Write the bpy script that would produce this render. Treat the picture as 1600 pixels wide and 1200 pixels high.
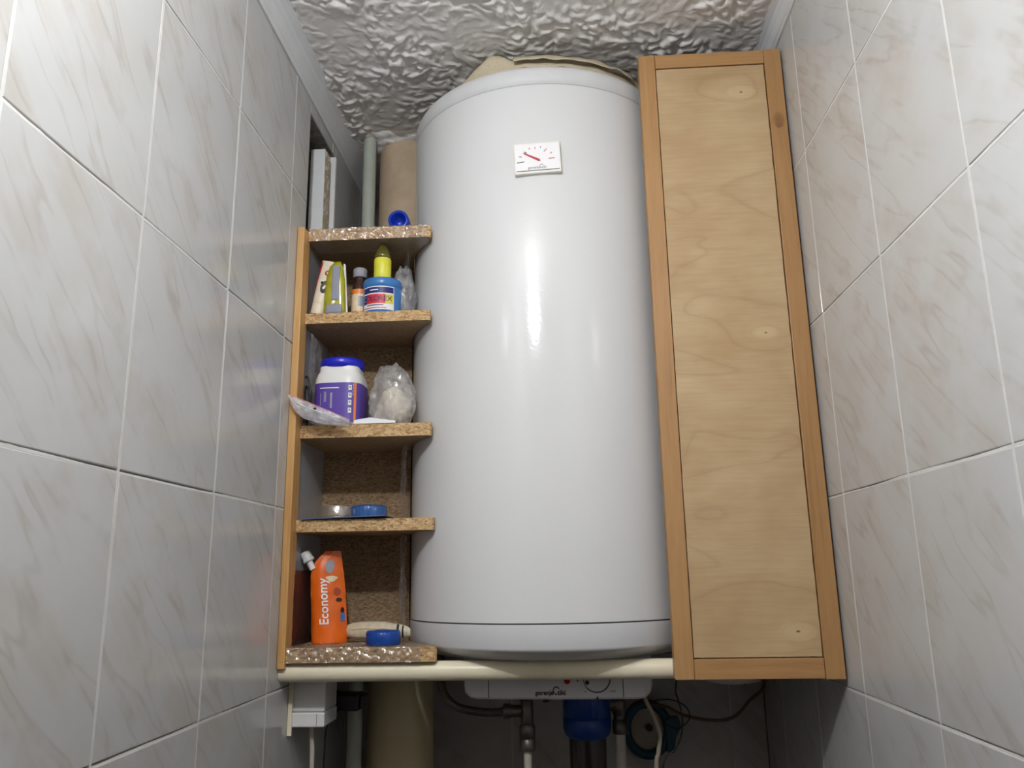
import bpy, bmesh, math, random
import numpy as np
from mathutils import Vector, Matrix, noise as mnoise

# ------------------------------------------------------------------ camera, light, exposure
for o in list(bpy.data.objects): bpy.data.objects.remove(o)
scene = bpy.context.scene
COL = scene.collection
PI = math.pi
random.seed(7)

cam_d = bpy.data.cameras.new('camera'); cam = bpy.data.objects.new('camera', cam_d); COL.objects.link(cam)
cam_d.sensor_width = 36.0; cam_d.lens = 1257.9 / 1600 * 36.0; cam_d.clip_start = 0.01
cf = Vector((-0.05624267, 0.97141159, 0.23064319)); cr = Vector((0.99796116, 0.06167724, -0.0164149)); cu = Vector((0.03017106, -0.22924973, 0.97289993))
cam.matrix_world = Matrix(((cr.x, cu.x, -cf.x, 0), (cr.y, cu.y, -cf.y, 0), (cr.z, cu.z, -cf.z, 0), (0, 0, 0, 1)))
scene.camera = cam

world = bpy.data.worlds.new('world'); scene.world = world; world.use_nodes = True
world.node_tree.nodes['Background'].inputs[0].default_value = (0.5, 0.5, 0.5, 1)
world.node_tree.nodes['Background'].inputs[1].default_value = 0.01

ld = bpy.data.lights.new('ceiling_bulb_light', 'POINT'); ld.energy = 18.0; ld.shadow_soft_size = 0.022; ld.color = (0.97, 0.985, 1.0)
lo = bpy.data.objects.new('ceiling_bulb_light', ld); COL.objects.link(lo); lo.location = (-0.160, 0.19, 0.685)

vs = scene.view_settings
vs.view_transform = 'Standard'; vs.look = 'None'; vs.gamma = 1.0; vs.use_curve_mapping = False; vs.exposure = 0.0

# ------------------------------------------------------------------ materials
def lin(c):
    c = c / 255.0
    return c / 12.92 if c <= 0.04045 else ((c + 0.055) / 1.055) ** 2.4
def rgb(r, g, b, k=1.0): return (lin(r) * k, lin(g) * k, lin(b) * k, 1.0)

class NT:
    def __init__(s, name):
        s.m = bpy.data.materials.new(name); s.m.use_nodes = True; s.t = s.m.node_tree
        s.t.nodes.clear(); s.out = s.n('ShaderNodeOutputMaterial')
    def n(s, typ, **kw):
        nd = s.t.nodes.new(typ)
        for k, v in kw.items(): setattr(nd, k, v)
        return nd
    def l(s, a, b): s.t.links.new(a, b)
    def math(s, op, a, b=None, clamp=False):
        nd = s.n('ShaderNodeMath', operation=op); nd.use_clamp = clamp
        for i, x in enumerate((a, b)):
            if x is None: continue
            if isinstance(x, (int, float)): nd.inputs[i].default_value = x
            else: s.l(x, nd.inputs[i])
        return nd.outputs[0]
    def ramp(s, fac, stops, interp='LINEAR'):
        nd = s.n('ShaderNodeValToRGB'); cr_ = nd.color_ramp; cr_.interpolation = interp
        while len(cr_.elements) < len(stops): cr_.elements.new(0.5)
        for e, (p, c) in zip(cr_.elements, stops):
            e.position = p; e.color = c if len(c) == 4 else (*c, 1)
        s.l(fac, nd.inputs[0]); return nd.outputs[0]
    def mix(s, fac, a, b, blend='MIX'):
        nd = s.n('ShaderNodeMix', data_type='RGBA', blend_type=blend)
        for sock, x in ((nd.inputs[0], fac), (nd.inputs[6], a), (nd.inputs[7], b)):
            if isinstance(x, (int, float)): sock.default_value = x
            elif isinstance(x, tuple): sock.default_value = x
            else: s.l(x, sock)
        return nd.outputs[2]
    def coords(s, scale=(1, 1, 1), rot=(0, 0, 0), loc=(0, 0, 0), typ='Object', first=None):
        if first is None: first = s.n('ShaderNodeTexCoord').outputs[typ]
        mp = s.n('ShaderNodeMapping'); mp.inputs['Scale'].default_value = scale; mp.inputs['Rotation'].default_value = rot; mp.inputs['Location'].default_value = loc
        s.l(first, mp.inputs[0]); return mp.outputs[0]
    def noise(s, vec, scale, detail=3, rough=0.55, dist=0.0, w=None):
        nd = s.n('ShaderNodeTexNoise'); nd.inputs['Scale'].default_value = scale; nd.inputs['Detail'].default_value = detail
        nd.inputs['Roughness'].default_value = rough; nd.inputs['Distortion'].default_value = dist
        if w is not None: nd.noise_dimensions = '4D'; s.l(w, nd.inputs['W'])
        s.l(vec, nd.inputs['Vector']); return nd.outputs[0]
    def bump(s, h, strength, dist):
        nd = s.n('ShaderNodeBump'); nd.inputs['Strength'].default_value = strength; nd.inputs['Distance'].default_value = dist
        s.l(h, nd.inputs['Height']); return nd.outputs[0]
    def principled(s, col, rough=0.5, metal=0.0, spec=0.5, normal=None, coat=0.0, trans=0.0, alpha=1.0, sub=0.0, coatr=0.05):
        p = s.n('ShaderNodeBsdfPrincipled')
        if isinstance(col, tuple): p.inputs['Base Color'].default_value = col
        else: s.l(col, p.inputs['Base Color'])
        if isinstance(rough, (int, float)): p.inputs['Roughness'].default_value = rough
        else: s.l(rough, p.inputs['Roughness'])
        p.inputs['Metallic'].default_value = metal; p.inputs['Specular IOR Level'].default_value = spec
        p.inputs['Coat Weight'].default_value = coat; p.inputs['Coat Roughness'].default_value = coatr
        p.inputs['Transmission Weight'].default_value = trans; p.inputs['Alpha'].default_value = alpha
        if normal is not None: s.l(normal, p.inputs['Normal'])
        s.l(p.outputs[0], s.out.inputs[0]); return p

M = {}
def plain(name, col, rough=0.45, var=0.12, scale=40, metal=0.0, bump=0.0, coat=0.0, trans=0.0, alpha=1.0):
    t = NT(name); v = t.coords(); n = t.noise(v, scale, 4)
    dark = tuple(c * (1 - var) for c in col[:3]) + (1,); lite = tuple(min(1, c * (1 + var)) for c in col[:3]) + (1,)
    c = t.ramp(n, [(0.3, dark), (0.7, lite)])
    nm = t.bump(n, bump, 0.002) if bump else None
    t.principled(c, rough, metal, normal=nm, coat=coat, trans=trans, alpha=alpha)
    M[name] = t.m; return t.m

def tile_material():
    t = NT('marble_tile')
    info = t.n('ShaderNodeObjectInfo'); w = t.math('MULTIPLY', info.outputs['Random'], 37.0)
    flip = t.math('MULTIPLY', t.math('GREATER_THAN', info.outputs['Random'], 0.5), 0.35)
    tc = t.n('ShaderNodeTexCoord').outputs['Object']
    r1 = t.coords(rot=(0, math.radians(47), 0), first=tc)               # x across the veins, z along them
    warp = t.n('ShaderNodeTexNoise'); warp.noise_dimensions = '4D'; warp.inputs['Scale'].default_value = 11; warp.inputs['Detail'].default_value = 3
    t.l(r1, warp.inputs['Vector']); t.l(w, warp.inputs['W'])
    wv = t.n('ShaderNodeVectorMath', operation='MULTIPLY_ADD'); t.l(warp.outputs['Color'], wv.inputs[0]); wv.inputs[1].default_value = (0.024, 0.0, 0.04); t.l(r1, wv.inputs[2])
    va = t.coords(scale=(1, 0.0, 0.16), first=wv.outputs[0])
    na = t.noise(va, 24, 2, 0.5, 0.1, w)
    thin = t.ramp(na, [(0.470, (0, 0, 0)), (0.50, (1, 1, 1)), (0.508, (0.8, 0.8, 0.8)), (0.53, (0, 0, 0))])
    nb = t.noise(t.coords(scale=(1, 0, 0.18), loc=(3, 0, 1), first=wv.outputs[0]), 19, 3, 0.55, 0.2, w)
    wide = t.ramp(nb, [(0.47, (0, 0, 0)), (0.58, (1, 1, 1)), (0.60, (0.75, 0.75, 0.75)), (0.74, (0, 0, 0))])
    mask = t.noise(t.coords(loc=(7, 2, 5), first=tc), 13, 3, 0.6, 0.0, w)
    mk = t.ramp(mask, [(0.40, (0.10, 0.10, 0.10)), (0.58, (1, 1, 1))])
    base = t.mix(t.ramp(mask, [(0.35, (0, 0, 0)), (0.65, (1, 1, 1))]), rgb(193, 194, 194), rgb(190, 190, 188))
    f2 = t.math('MULTIPLY', t.math('MULTIPLY', wide, mk), 0.36)
    c = t.mix(f2, base, rgb(176, 164, 152))
    f1 = t.math('MULTIPLY', t.math('MULTIPLY', thin, mk), 0.38)
    c = t.mix(f1, c, rgb(160, 148, 137))
    # waviness of the glaze
    nm = t.bump(t.noise(tc, 16, 2, 0.4), 0.05, 0.01)
    t.principled(c, 0.16, spec=0.42, normal=nm)
    M['tile'] = t.m

def wood_material(name, a, b, c_, axis, ring=90.0, rough=0.45, knots=()):
    """axis: direction of the grain 'x' or 'z'."""
    t = NT(name); tc = t.n('ShaderNodeTexCoord').outputs['Object']
    sc = (1, 1, 0.05) if axis == 'z' else (0.05, 1, 1)
    info = t.n('ShaderNodeObjectInfo')
    off = t.n('ShaderNodeVectorMath', operation='MULTIPLY_ADD'); t.l(info.outputs['Random'], off.inputs[0]); off.inputs[1].default_value = (3.1, 1.7, 2.3); t.l(tc, off.inputs[2])
    v = t.coords(scale=sc, first=off.outputs[0])
    n1 = t.noise(v, ring, 5, 0.65, 0.6)
    n2 = t.noise(v, ring * 5, 3, 0.6)
    big = t.noise(tc, 6, 2)
    c = t.ramp(n1, [(0.28, a), (0.5, b), (0.72, c_)])
    c = t.mix(t.math('MULTIPLY', n2, 0.45), c, a)
    c = t.mix(t.ramp(big, [(0.4, (0, 0, 0)), (0.7, (0.35, 0.35, 0.35))]), c, c_)
    for (kx, kz, sx, sz, col) in knots:
        sep = t.n('ShaderNodeSeparateXYZ'); t.l(tc, sep.inputs[0])
        dx = t.math('DIVIDE', t.math('SUBTRACT', sep.outputs[0], kx), sx); dz = t.math('DIVIDE', t.math('SUBTRACT', sep.outputs[2], kz), sz)
        d = t.math('ADD', t.math('MULTIPLY', dx, dx), t.math('MULTIPLY', dz, dz))
        c = t.mix(t.ramp(d, [(0.0, (1, 1, 1)), (0.5, (0.6, 0.6, 0.6)), (1.0, (0, 0, 0))]), c, col)
    nm = t.bump(n1, 0.15, 0.001)
    t.principled(c, rough, normal=nm)
    M[name] = t.m

def plywood_material():
    t = NT('plywood'); tc = t.n('ShaderNodeTexCoord').outputs['Object']
    sep = t.n('ShaderNodeSeparateXYZ'); t.l(tc, sep.inputs[0])
    X, Z = sep.outputs[0], sep.outputs[2]
    a, b, dk = rgb(198, 172, 134), rgb(182, 152, 112), rgb(150, 120, 86)
    knots = [(0.046, 0.733, 0.024, 0.0125), (0.050, 0.338, 0.022, 0.0110), (0.056, -0.080, 0.028, 0.0140)]
    # figure: height of the contour lines is pushed aside round each knot
    h = t.math('MULTIPLY', t.noise(t.coords(scale=(0.35, 0, 1), first=tc), 9, 2, 0.5, 0.4), 1.0)
    field = h; spots = None; dots = None
    for (kx, kz, sx, sz) in knots:
        dx = t.math('DIVIDE', t.math('SUBTRACT', X, kx), sx); dz = t.math('DIVIDE', t.math('SUBTRACT', Z, kz), sz)
        d = t.math('SQRT', t.math('ADD', t.math('MULTIPLY', dx, dx), t.math('MULTIPLY', dz, dz)))
        g = t.math('POWER', 2.718, t.math('MULTIPLY', d, -0.45))
        field = t.math('ADD', field, t.math('MULTIPLY', g, 0.55))
        sp = t.ramp(d, [(0.0, (0.75, 0.75, 0.75)), (0.78, (0.45, 0.45, 0.45)), (1.0, (0, 0, 0))])
        spots = sp if spots is None else t.math('ADD', spots, sp)
        dt = t.ramp(d, [(0.0, (1, 1, 1)), (0.09, (0.7, 0.7, 0.7)), (0.12, (0, 0, 0))])
        dots = dt if dots is None else t.math('ADD', dots, dt)
    w = t.math('PINGPONG', t.math('MULTIPLY', field, 9.0), 1.0)
    lines = t.ramp(w, [(0.0, (1, 1, 1)), (0.12, (0.35, 0.35, 0.35)), (0.5, (0, 0, 0)), (1.0, (0.2, 0.2, 0.2))])
    fine = t.noise(t.coords(scale=(0.06, 1, 1), first=tc), 260, 4, 0.65)
    blot = t.noise(t.coords(scale=(0.6, 1, 1), first=tc), 11, 3, 0.55, 0.3)
    c = t.mix(t.ramp(blot, [(0.33, (0, 0, 0)), (0.68, (1, 1, 1))]), a, b)
    c = t.mix(t.math('MULTIPLY', lines, 0.30), c, dk)
    c = t.mix(t.ramp(fine, [(0.4, (0, 0, 0)), (0.8, (0.26, 0.26, 0.26))]), c, dk)
    c = t.mix(t.math('MULTIPLY', spots, 0.75), c, rgb(212, 188, 148))
    c = t.mix(dots, c, rgb(90, 66, 44))
    t.principled(c, 0.5, spec=0.35, normal=t.bump(fine, 0.12, 0.001))
    M['plywood'] = t.m

def chipboard_material(name, cols, dark, contrast=1.0, scale=330):
    t = NT(name); tc = t.n('ShaderNodeTexCoord').outputs['Object']
    v = t.n('ShaderNodeTexVoronoi'); v.inputs['Scale'].default_value = scale; v.inputs['Randomness'].default_value = 1.0
    t.l(t.coords(scale=(0.6, 0.6, 1.2), first=tc), v.inputs['Vector'])
    sep = t.n('ShaderNodeSeparateColor'); t.l(v.outputs['Color'], sep.inputs[0])
    c = t.ramp(sep.outputs[0], [(0.0, cols[0]), (0.2, cols[1]), (0.6, cols[2]), (1.0, cols[3])])
    n = t.noise(tc, 520, 3, 0.7)
    c = t.mix(t.ramp(n, [(0.56, (0, 0, 0)), (0.68, (contrast,) * 3)]), c, dark)
    n2 = t.noise(tc, 45, 3)
    c = t.mix(t.ramp(n2, [(0.35, (0.28, 0.28, 0.28)), (0.7, (0, 0, 0))]), c, cols[1])
    t.principled(c, 0.75, spec=0.25, normal=t.bump(n, 0.5 * contrast, 0.0015))
    M[name] = t.m

def film_material(name, tint, gloss=0.16, milky=0.06, rough=0.12):
    t = NT(name); tr = t.n('ShaderNodeBsdfTransparent'); tr.inputs[0].default_value = tint
    gl = t.n('ShaderNodeBsdfGlossy'); gl.inputs['Roughness'].default_value = rough; gl.inputs[0].default_value = (1, 1, 1, 1)
    df = t.n('ShaderNodeBsdfDiffuse'); df.inputs[0].default_value = (0.85, 0.85, 0.86, 1)
    tl = t.n('ShaderNodeBsdfTranslucent'); tl.inputs[0].default_value = (0.85, 0.85, 0.86, 1)
    nm = t.bump(t.noise(t.coords(), 150, 3, 0.65), 0.3, 0.003)
    for nd in (gl, df): t.l(nm, nd.inputs['Normal'])
    dd = t.n('ShaderNodeMixShader'); dd.inputs[0].default_value = 0.4; t.l(df.outputs[0], dd.inputs[1]); t.l(tl.outputs[0], dd.inputs[2])
    mk = t.noise(t.coords(), 55, 3); mf = t.math('MULTIPLY', t.ramp(mk, [(0.35, (0.3, 0.3, 0.3)), (0.7, (1, 1, 1))]), milky * 1.6)
    m1 = t.n('ShaderNodeMixShader'); t.l(mf, m1.inputs[0]); t.l(tr.outputs[0], m1.inputs[1]); t.l(dd.outputs[0], m1.inputs[2])
    lw = t.n('ShaderNodeLayerWeight'); lw.inputs[0].default_value = 0.35; t.l(nm, lw.inputs['Normal'])
    ff = t.math('ADD', t.math('MULTIPLY', lw.outputs['Fresnel'], 0.35), gloss * 0.5)
    m2 = t.n('ShaderNodeMixShader'); t.l(ff, m2.inputs[0]); t.l(m1.outputs[0], m2.inputs[1]); t.l(gl.outputs[0], m2.inputs[2])
    t.l(m2.outputs[0], t.out.inputs[0]); M[name] = t.m

tile_material(); plywood_material(); chipboard_material('chipboard', [rgb(150, 112, 72), rgb(184, 148, 104), rgb(206, 172, 126), rgb(224, 196, 152)], rgb(104, 72, 46), 1.0)
chipboard_material('chipboard_face', [rgb(150, 124, 94), rgb(160, 134, 102), rgb(166, 140, 108), rgb(174, 148, 116)], rgb(120, 96, 70), 0.4, 420)
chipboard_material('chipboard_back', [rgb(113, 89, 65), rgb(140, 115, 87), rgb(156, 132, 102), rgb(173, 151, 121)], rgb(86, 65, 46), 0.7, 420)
wood_material('pine', rgb(156, 113, 69), rgb(177, 135, 87), rgb(188, 147, 99), 'z', 110)
wood_material('pine_knot', rgb(150, 108, 64), rgb(171, 129, 82), rgb(181, 141, 94), 'z', 110, knots=[(0.000, 0.672, 0.006, 0.006, rgb(90, 57, 35)), (0.0, 0.680, 0.010, 0.016, rgb(139, 97, 61))])
wood_material('pine_x', rgb(157, 114, 70), rgb(176, 134, 86), rgb(185, 144, 97), 'x', 110)
wood_material('pine_post', rgb(180, 131, 74), rgb(201, 156, 97), rgb(211, 169, 112), 'z', 140)
film_material('film', (0.96, 0.96, 0.96, 1), 0.30, 0.08, 0.07); film_material('bag_film', (0.93, 0.93, 0.93, 1), 0.14, 0.34, 0.2); film_material('zip_film', (0.92, 0.90, 0.89, 1), 0.05, 0.55, 0.4); film_material('film_milky', (0.95, 0.95, 0.95, 1), 0.22, 0.22, 0.12)

def plaster_material():
    t = NT('relief_plaster'); v = t.coords()
    n = t.noise(v, 130, 5, 0.65); big = t.noise(v, 5, 3)
    c = t.mix(t.ramp(big, [(0.35, (0, 0, 0)), (0.7, (1, 1, 1))]), rgb(230, 228, 226), rgb(218, 215, 212))
    t.principled(c, 0.85, spec=0.12, normal=t.bump(n, 0.35, 0.003)); M['plaster'] = t.m
plaster_material()
def enamel_material():
    t = NT('white_enamel'); v = t.coords()
    n = t.noise(v, 210, 2, 0.5); d = t.noise(v, 900, 2)
    c = t.mix(t.ramp(t.noise(v, 4, 2), [(0.4, (0, 0, 0)), (0.7, (1, 1, 1))]), (0.70, 0.705, 0.71, 1), (0.685, 0.69, 0.695, 1))
    r = t.ramp(d, [(0.4, (0.11, 0.11, 0.11)), (0.75, (0.19, 0.19, 0.19))])
    t.principled(c, r, spec=0.42, normal=t.bump(n, 0.06, 0.002)); M['enamel'] = t.m
enamel_material()
plain('bounce_cut_tile', rgb(86, 56, 40), 0.25, 0.15, 14)
plain('grout', rgb(206, 205, 202), 0.8, 0.06, 60, bump=0.4)
plain('old_grout', rgb(120, 116, 110), 0.9, 0.35, 80, bump=0.5)
plain('wall_paint', rgb(84, 58, 40), 0.7, 0.05, 8)
plain('floor_tile', rgb(70, 52, 42), 0.35, 0.1, 12)
plain('trim_plastic', rgb(216, 218, 220), 0.4, 0.05, 14)
plain('white_plastic', rgb(226, 226, 224), 0.35, 0.04, 20)
plain('cap_matte', rgb(211, 212, 213), 0.55, 0.03, 20)
plain('drain_cream', rgb(200, 188, 150), 0.4, 0.06, 22)
plain('cap_white', rgb(206, 207, 209), 0.3, 0.03, 20)
plain('cream_pipe', rgb(234, 225, 198), 0.33, 0.06, 22)
plain('beige_pipe', rgb(196, 174, 148), 0.6, 0.10, 30, bump=0.2)
plain('grey_pipe', rgb(176, 182, 170), 0.5, 0.08, 30, bump=0.15)
plain('niche_board', rgb(222, 224, 224), 0.6, 0.06, 25)
plain('peeling_edge', rgb(196, 178, 146), 0.9, 0.35, 160, bump=0.5)
plain('cloth', rgb(196, 184, 158), 0.85, 0.08, 300, bump=0.2)
plain('blue_plastic', rgb(18, 52, 170), 0.3, 0.15, 60)
plain('deep_blue_plastic', rgb(16, 66, 150), 0.3, 0.12, 60)
plain('lid_blue', rgb(28, 36, 190), 0.3, 0.1, 60)
plain('jar_blue', rgb(62, 122, 190), 0.3, 0.15, 60)
plain('purple_label', rgb(86, 62, 158), 0.4, 0.08, 60)
plain('orange_label', rgb(228, 128, 48), 0.4, 0.08, 60)
plain('orange_pouch', rgb(232, 104, 22), 0.32, 0.1, 30, bump=0.2)
plain('orange_dark', rgb(160, 62, 20), 0.4, 0.15, 60)
plain('cable_cream', rgb(158, 148, 130), 0.5, 0.06, 60)
plain('reel_disc', rgb(176, 166, 148), 0.5, 0.06, 60)
plain('maroon', rgb(54, 24, 26), 0.4, 0.3, 60)
plain('white_print', rgb(236, 236, 234), 0.5, 0.03, 60)
plain('grey_print', rgb(150, 150, 160), 0.5, 0.08, 60)
plain('navy_print', rgb(30, 36, 110), 0.45, 0.08, 60)
plain('red_print', rgb(206, 46, 56), 0.45, 0.08, 60)
plain('yellow_print', rgb(222, 206, 80), 0.45, 0.08, 60)
plain('yellow_label', rgb(226, 222, 70), 0.4, 0.08, 60)
plain('cream_label', rgb(226, 206, 170), 0.5, 0.08, 90)
plain('brown_glass', rgb(58, 28, 16), 0.1, 0.1, 20, coat=0.6)
plain('olive_glass', rgb(120, 112, 44), 0.12, 0.1, 20, coat=0.5, trans=0.4)
plain('yellow_blister', rgb(186, 182, 40), 0.14, 0.15, 60, coat=0.6, trans=0.25)
plain('grey_insert', rgb(138, 140, 156), 0.4, 0.06, 60)
plain('tube_cream', rgb(226, 214, 192), 0.45, 0.06, 60)
plain('black_plastic', rgb(22, 23, 28), 0.4, 0.2, 60)
plain('black_print', rgb(28, 28, 30), 0.5, 0.1, 60)
plain('cable_black', rgb(24, 22, 22), 0.45, 0.1, 60)
plain('cable_white', rgb(190, 184, 172), 0.45, 0.06, 60)
plain('cable_brown', rgb(112, 84, 66), 0.5, 0.1, 60)
plain('steel_braid', rgb(84, 76, 72), 0.45, 0.35, 600, metal=0.5, bump=0.4)
plain('nickel', rgb(112, 108, 102), 0.42, 0.1, 40, metal=0.85)
plain('filter_blue', rgb(12, 62, 140), 0.3, 0.1, 40)
plain('filter_bowl', rgb(46, 38, 38), 0.2, 0.1, 40, coat=0.4)
plain('teal', rgb(24, 78, 96), 0.45, 0.15, 40)
plain('gauge_cream', rgb(232, 230, 222), 0.35, 0.04, 60)
plain('gauge_face', rgb(238, 236, 238), 0.4, 0.02, 60)
plain('needle_red', rgb(190, 50, 58), 0.4, 0.05, 60)
plain('tick_green', rgb(70, 110, 100), 0.5, 0.05, 60)
plain('tick_pink', rgb(214, 150, 156), 0.5, 0.05, 60)
plain('red_lamp', rgb(150, 20, 26), 0.25, 0.1, 60)
plain('blue_card', rgb(86, 110, 150), 0.35, 0.2, 60)
plain('blister_blue', rgb(36, 84, 146), 0.18, 0.2, 60, coat=0.5)
plain('packet_cream', rgb(206, 196, 172), 0.5, 0.18, 90, bump=0.2)
plain('paper_white', rgb(232, 232, 234), 0.6, 0.04, 60)
plain('seam_light', rgb(176, 178, 180), 0.6, 0.05, 60)
plain('seam_dark', rgb(70, 72, 76), 0.7, 0.1, 60)
plain('grime', rgb(92, 84, 76), 0.95, 0.3, 60, bump=0.5)
plain('side_sheet', rgb(158, 158, 162), 0.3, 0.08, 60, bump=0.2)

# ------------------------------------------------------------------ mesh helpers
class MB:
    def __init__(s): s.v = []; s.f = []; s.sm = []; s.mi = []; s.M = Matrix.Identity(4); s.mat = 0
    def add(s, vs_, fs, smooth=False):
        b = len(s.v); s.v += [tuple(s.M @ Vector(p)) for p in vs_]
        for f in fs: s.f.append([b + i for i in f]); s.sm.append(smooth); s.mi.append(s.mat)
        return s
    def box(s, x0, x1, y0, y1, z0, z1, bev=0.0):
        if bev <= 0:
            V = [(x, y, z) for z in (z0, z1) for y in (y0, y1) for x in (x0, x1)]
            return s.add(V, [(0, 2, 3, 1), (4, 5, 7, 6), (0, 1, 5, 4), (2, 6, 7, 3), (0, 4, 6, 2), (1, 3, 7, 5)])
        bm = bmesh.new(); bmesh.ops.create_cube(bm, size=1)
        for v in bm.verts: v.co = Vector(((x0 + x1) / 2 + v.co.x * (x1 - x0), (y0 + y1) / 2 + v.co.y * (y1 - y0), (z0 + z1) / 2 + v.co.z * (z1 - z0)))
        bmesh.ops.bevel(bm, geom=bm.edges[:], offset=bev, segments=2, affect='EDGES', profile=0.5)
        return s.bm(bm)
    def bm(s, bm, smooth=False):
        bm.verts.index_update(); s.add([v.co[:] for v in bm.verts], [[v.index for v in f.verts] for f in bm.faces], smooth); bm.free(); return s
    def lathe(s, prof, c=(0, 0, 0), seg=32, axis='z', smooth=True, capb=True, capt=True, rfun=None):
        V = []; n = len(prof)
        for (r, h) in prof:
            for k in range(seg):
                a = 2 * PI * k / seg; rr = r * (rfun(a) if rfun else 1.0)
                x, y = rr * math.cos(a), rr * math.sin(a)
                p = (x, y, h) if axis == 'z' else ((x, h, -y) if axis == 'y' else (h, y, -x))
                V.append((c[0] + p[0], c[1] + p[1], c[2] + p[2]))
        F = []
        for i in range(n - 1):
            for k in range(seg):
                k2 = (k + 1) % seg; F.append((i * seg + k, i * seg + k2, (i + 1) * seg + k2, (i + 1) * seg + k))
        s.add(V, F, smooth)
        if capb: s.add(V[:seg], [list(range(seg))[::-1]])
        if capt: s.add(V[-seg:], [list(range(seg))])
        return s
    def tube(s, pts, r, seg=10, caps=True, smooth_path=True):
        P = [Vector(p) for p in pts]
        if smooth_path and len(P) > 2:
            Q = []
            for i in range(len(P) - 1):
                p0, p1, p2, p3 = P[max(i - 1, 0)], P[i], P[i + 1], P[min(i + 2, len(P) - 1)]
                for k in range(6):
                    t = k / 6.0
                    Q.append(0.5 * ((2 * p1) + (p2 - p0) * t + (2 * p0 - 5 * p1 + 4 * p2 - p3) * t * t + (3 * p1 - p0 - 3 * p2 + p3) * t ** 3))
            Q.append(P[-1]); P = Q
        V = []; F = []; N = len(P); up = None
        for i, p in enumerate(P):
            d = (P[min(i + 1, N - 1)] - P[max(i - 1, 0)]).normalized()
            if up is None: up = Vector((0, 0, 1)) if abs(d.z) < 0.9 else Vector((1, 0, 0))
            a = d.cross(up).normalized(); b = a.cross(d).normalized(); up = b
            for k in range(seg):
                t = 2 * PI * k / seg; V.append(tuple(p + a * (r * math.cos(t)) + b * (r * math.sin(t))))
        for i in range(N - 1):
            for k in range(seg):
                k2 = (k + 1) % seg; F.append((i * seg + k, i * seg + k2, (i + 1) * seg + k2, (i + 1) * seg + k))
        s.add(V, F, True)
        if caps:
            b = len(s.v) - len(V)
            s.f.append([b + k for k in range(seg)][::-1]); s.f.append([b + (N - 1) * seg + k for k in range(seg)]); s.sm += [False, False]; s.mi += [s.mat] * 2
        return s
    def prism(s, poly, h0, h1, plane='xy', smooth=False):
        """poly: list of 2D points; plane xy -> extrude z, xz -> extrude y, yz -> extrude x."""
        n = len(poly)
        def P(a, b, h): return (a, b, h) if plane == 'xy' else ((a, h, b) if plane == 'xz' else (h, a, b))
        V = [P(a, b, h0) for a, b in poly] + [P(a, b, h1) for a, b in poly]
        F = [list(range(n))[::-1], [n + i for i in range(n)]] + [(i, (i + 1) % n, n + (i + 1) % n, n + i) for i in range(n)]
        return s.add(V, F, smooth)
    def grid(s, fn, nu, nv, smooth=True, closed_u=False):
        V = [fn(i / nu, j / nv) for j in range(nv + 1) for i in range(nu + 1)]
        F = [(j * (nu + 1) + i, j * (nu + 1) + i + 1, (j + 1) * (nu + 1) + i + 1, (j + 1) * (nu + 1) + i) for j in range(nv) for i in range(nu)]
        return s.add(V, F, smooth)
    def build(s, name, mats, parent=None, origin=None, label=None):
        if isinstance(mats, str): mats = [mats]
        if parent is not None: origin = ORG[parent.name]
        elif origin is None: origin = (0, 0, 0)
        O = Vector(origin)
        me = bpy.data.meshes.new(name); me.from_pydata([tuple(Vector(p) - O) for p in s.v], [], s.f)
        for m in mats: me.materials.append(M[m])
        me.polygons.foreach_set('use_smooth', s.sm); me.polygons.foreach_set('material_index', s.mi)
        bm = bmesh.new(); bm.from_mesh(me); bmesh.ops.recalc_face_normals(bm, faces=bm.faces[:]); bm.to_mesh(me); bm.free()
        me.update()
        o = bpy.data.objects.new(name, me); COL.objects.link(o)
        if parent is None: o.location = O
        else: o.parent = parent
        ORG[o.name] = tuple(O)
        if label: o['label'] = label
        return o
ORG = {}
def thing(name, label, cat, loc, group=None):
    o = bpy.data.objects.new(name, None); COL.objects.link(o); o.location = loc; o.empty_display_size = 0.02
    ORG[o.name] = tuple(loc); return tag(o, label, cat, group)
def tag(o, label, cat, group=None):
    o['label'] = label; o['category'] = cat
    if group: o['group'] = group
    return o
def struct(o): o['kind'] = 'structure'; return o

def text_verts(body, size, spacing=1.0, shear=0.0, bold=0.0):
    cu_ = bpy.data.curves.new('lettering', 'FONT'); cu_.body = body; cu_.size = size; cu_.align_x = 'CENTER'; cu_.align_y = 'CENTER'; cu_.space_character = spacing; cu_.shear = shear; cu_.offset = bold; cu_.resolution_u = 3
    ob = bpy.data.objects.new('lettering', cu_); COL.objects.link(ob)
    dg = bpy.context.evaluated_depsgraph_get(); me = bpy.data.meshes.new_from_object(ob.evaluated_get(dg))
    V = [tuple(v.co) for v in me.vertices]; F = [tuple(p.vertices) for p in me.polygons]
    bpy.data.objects.remove(ob); bpy.data.curves.remove(cu_); bpy.data.meshes.remove(me)
    return V, F
def nz(x, y, z=0.0): return mnoise.noise(Vector((x, y, z)))

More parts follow.
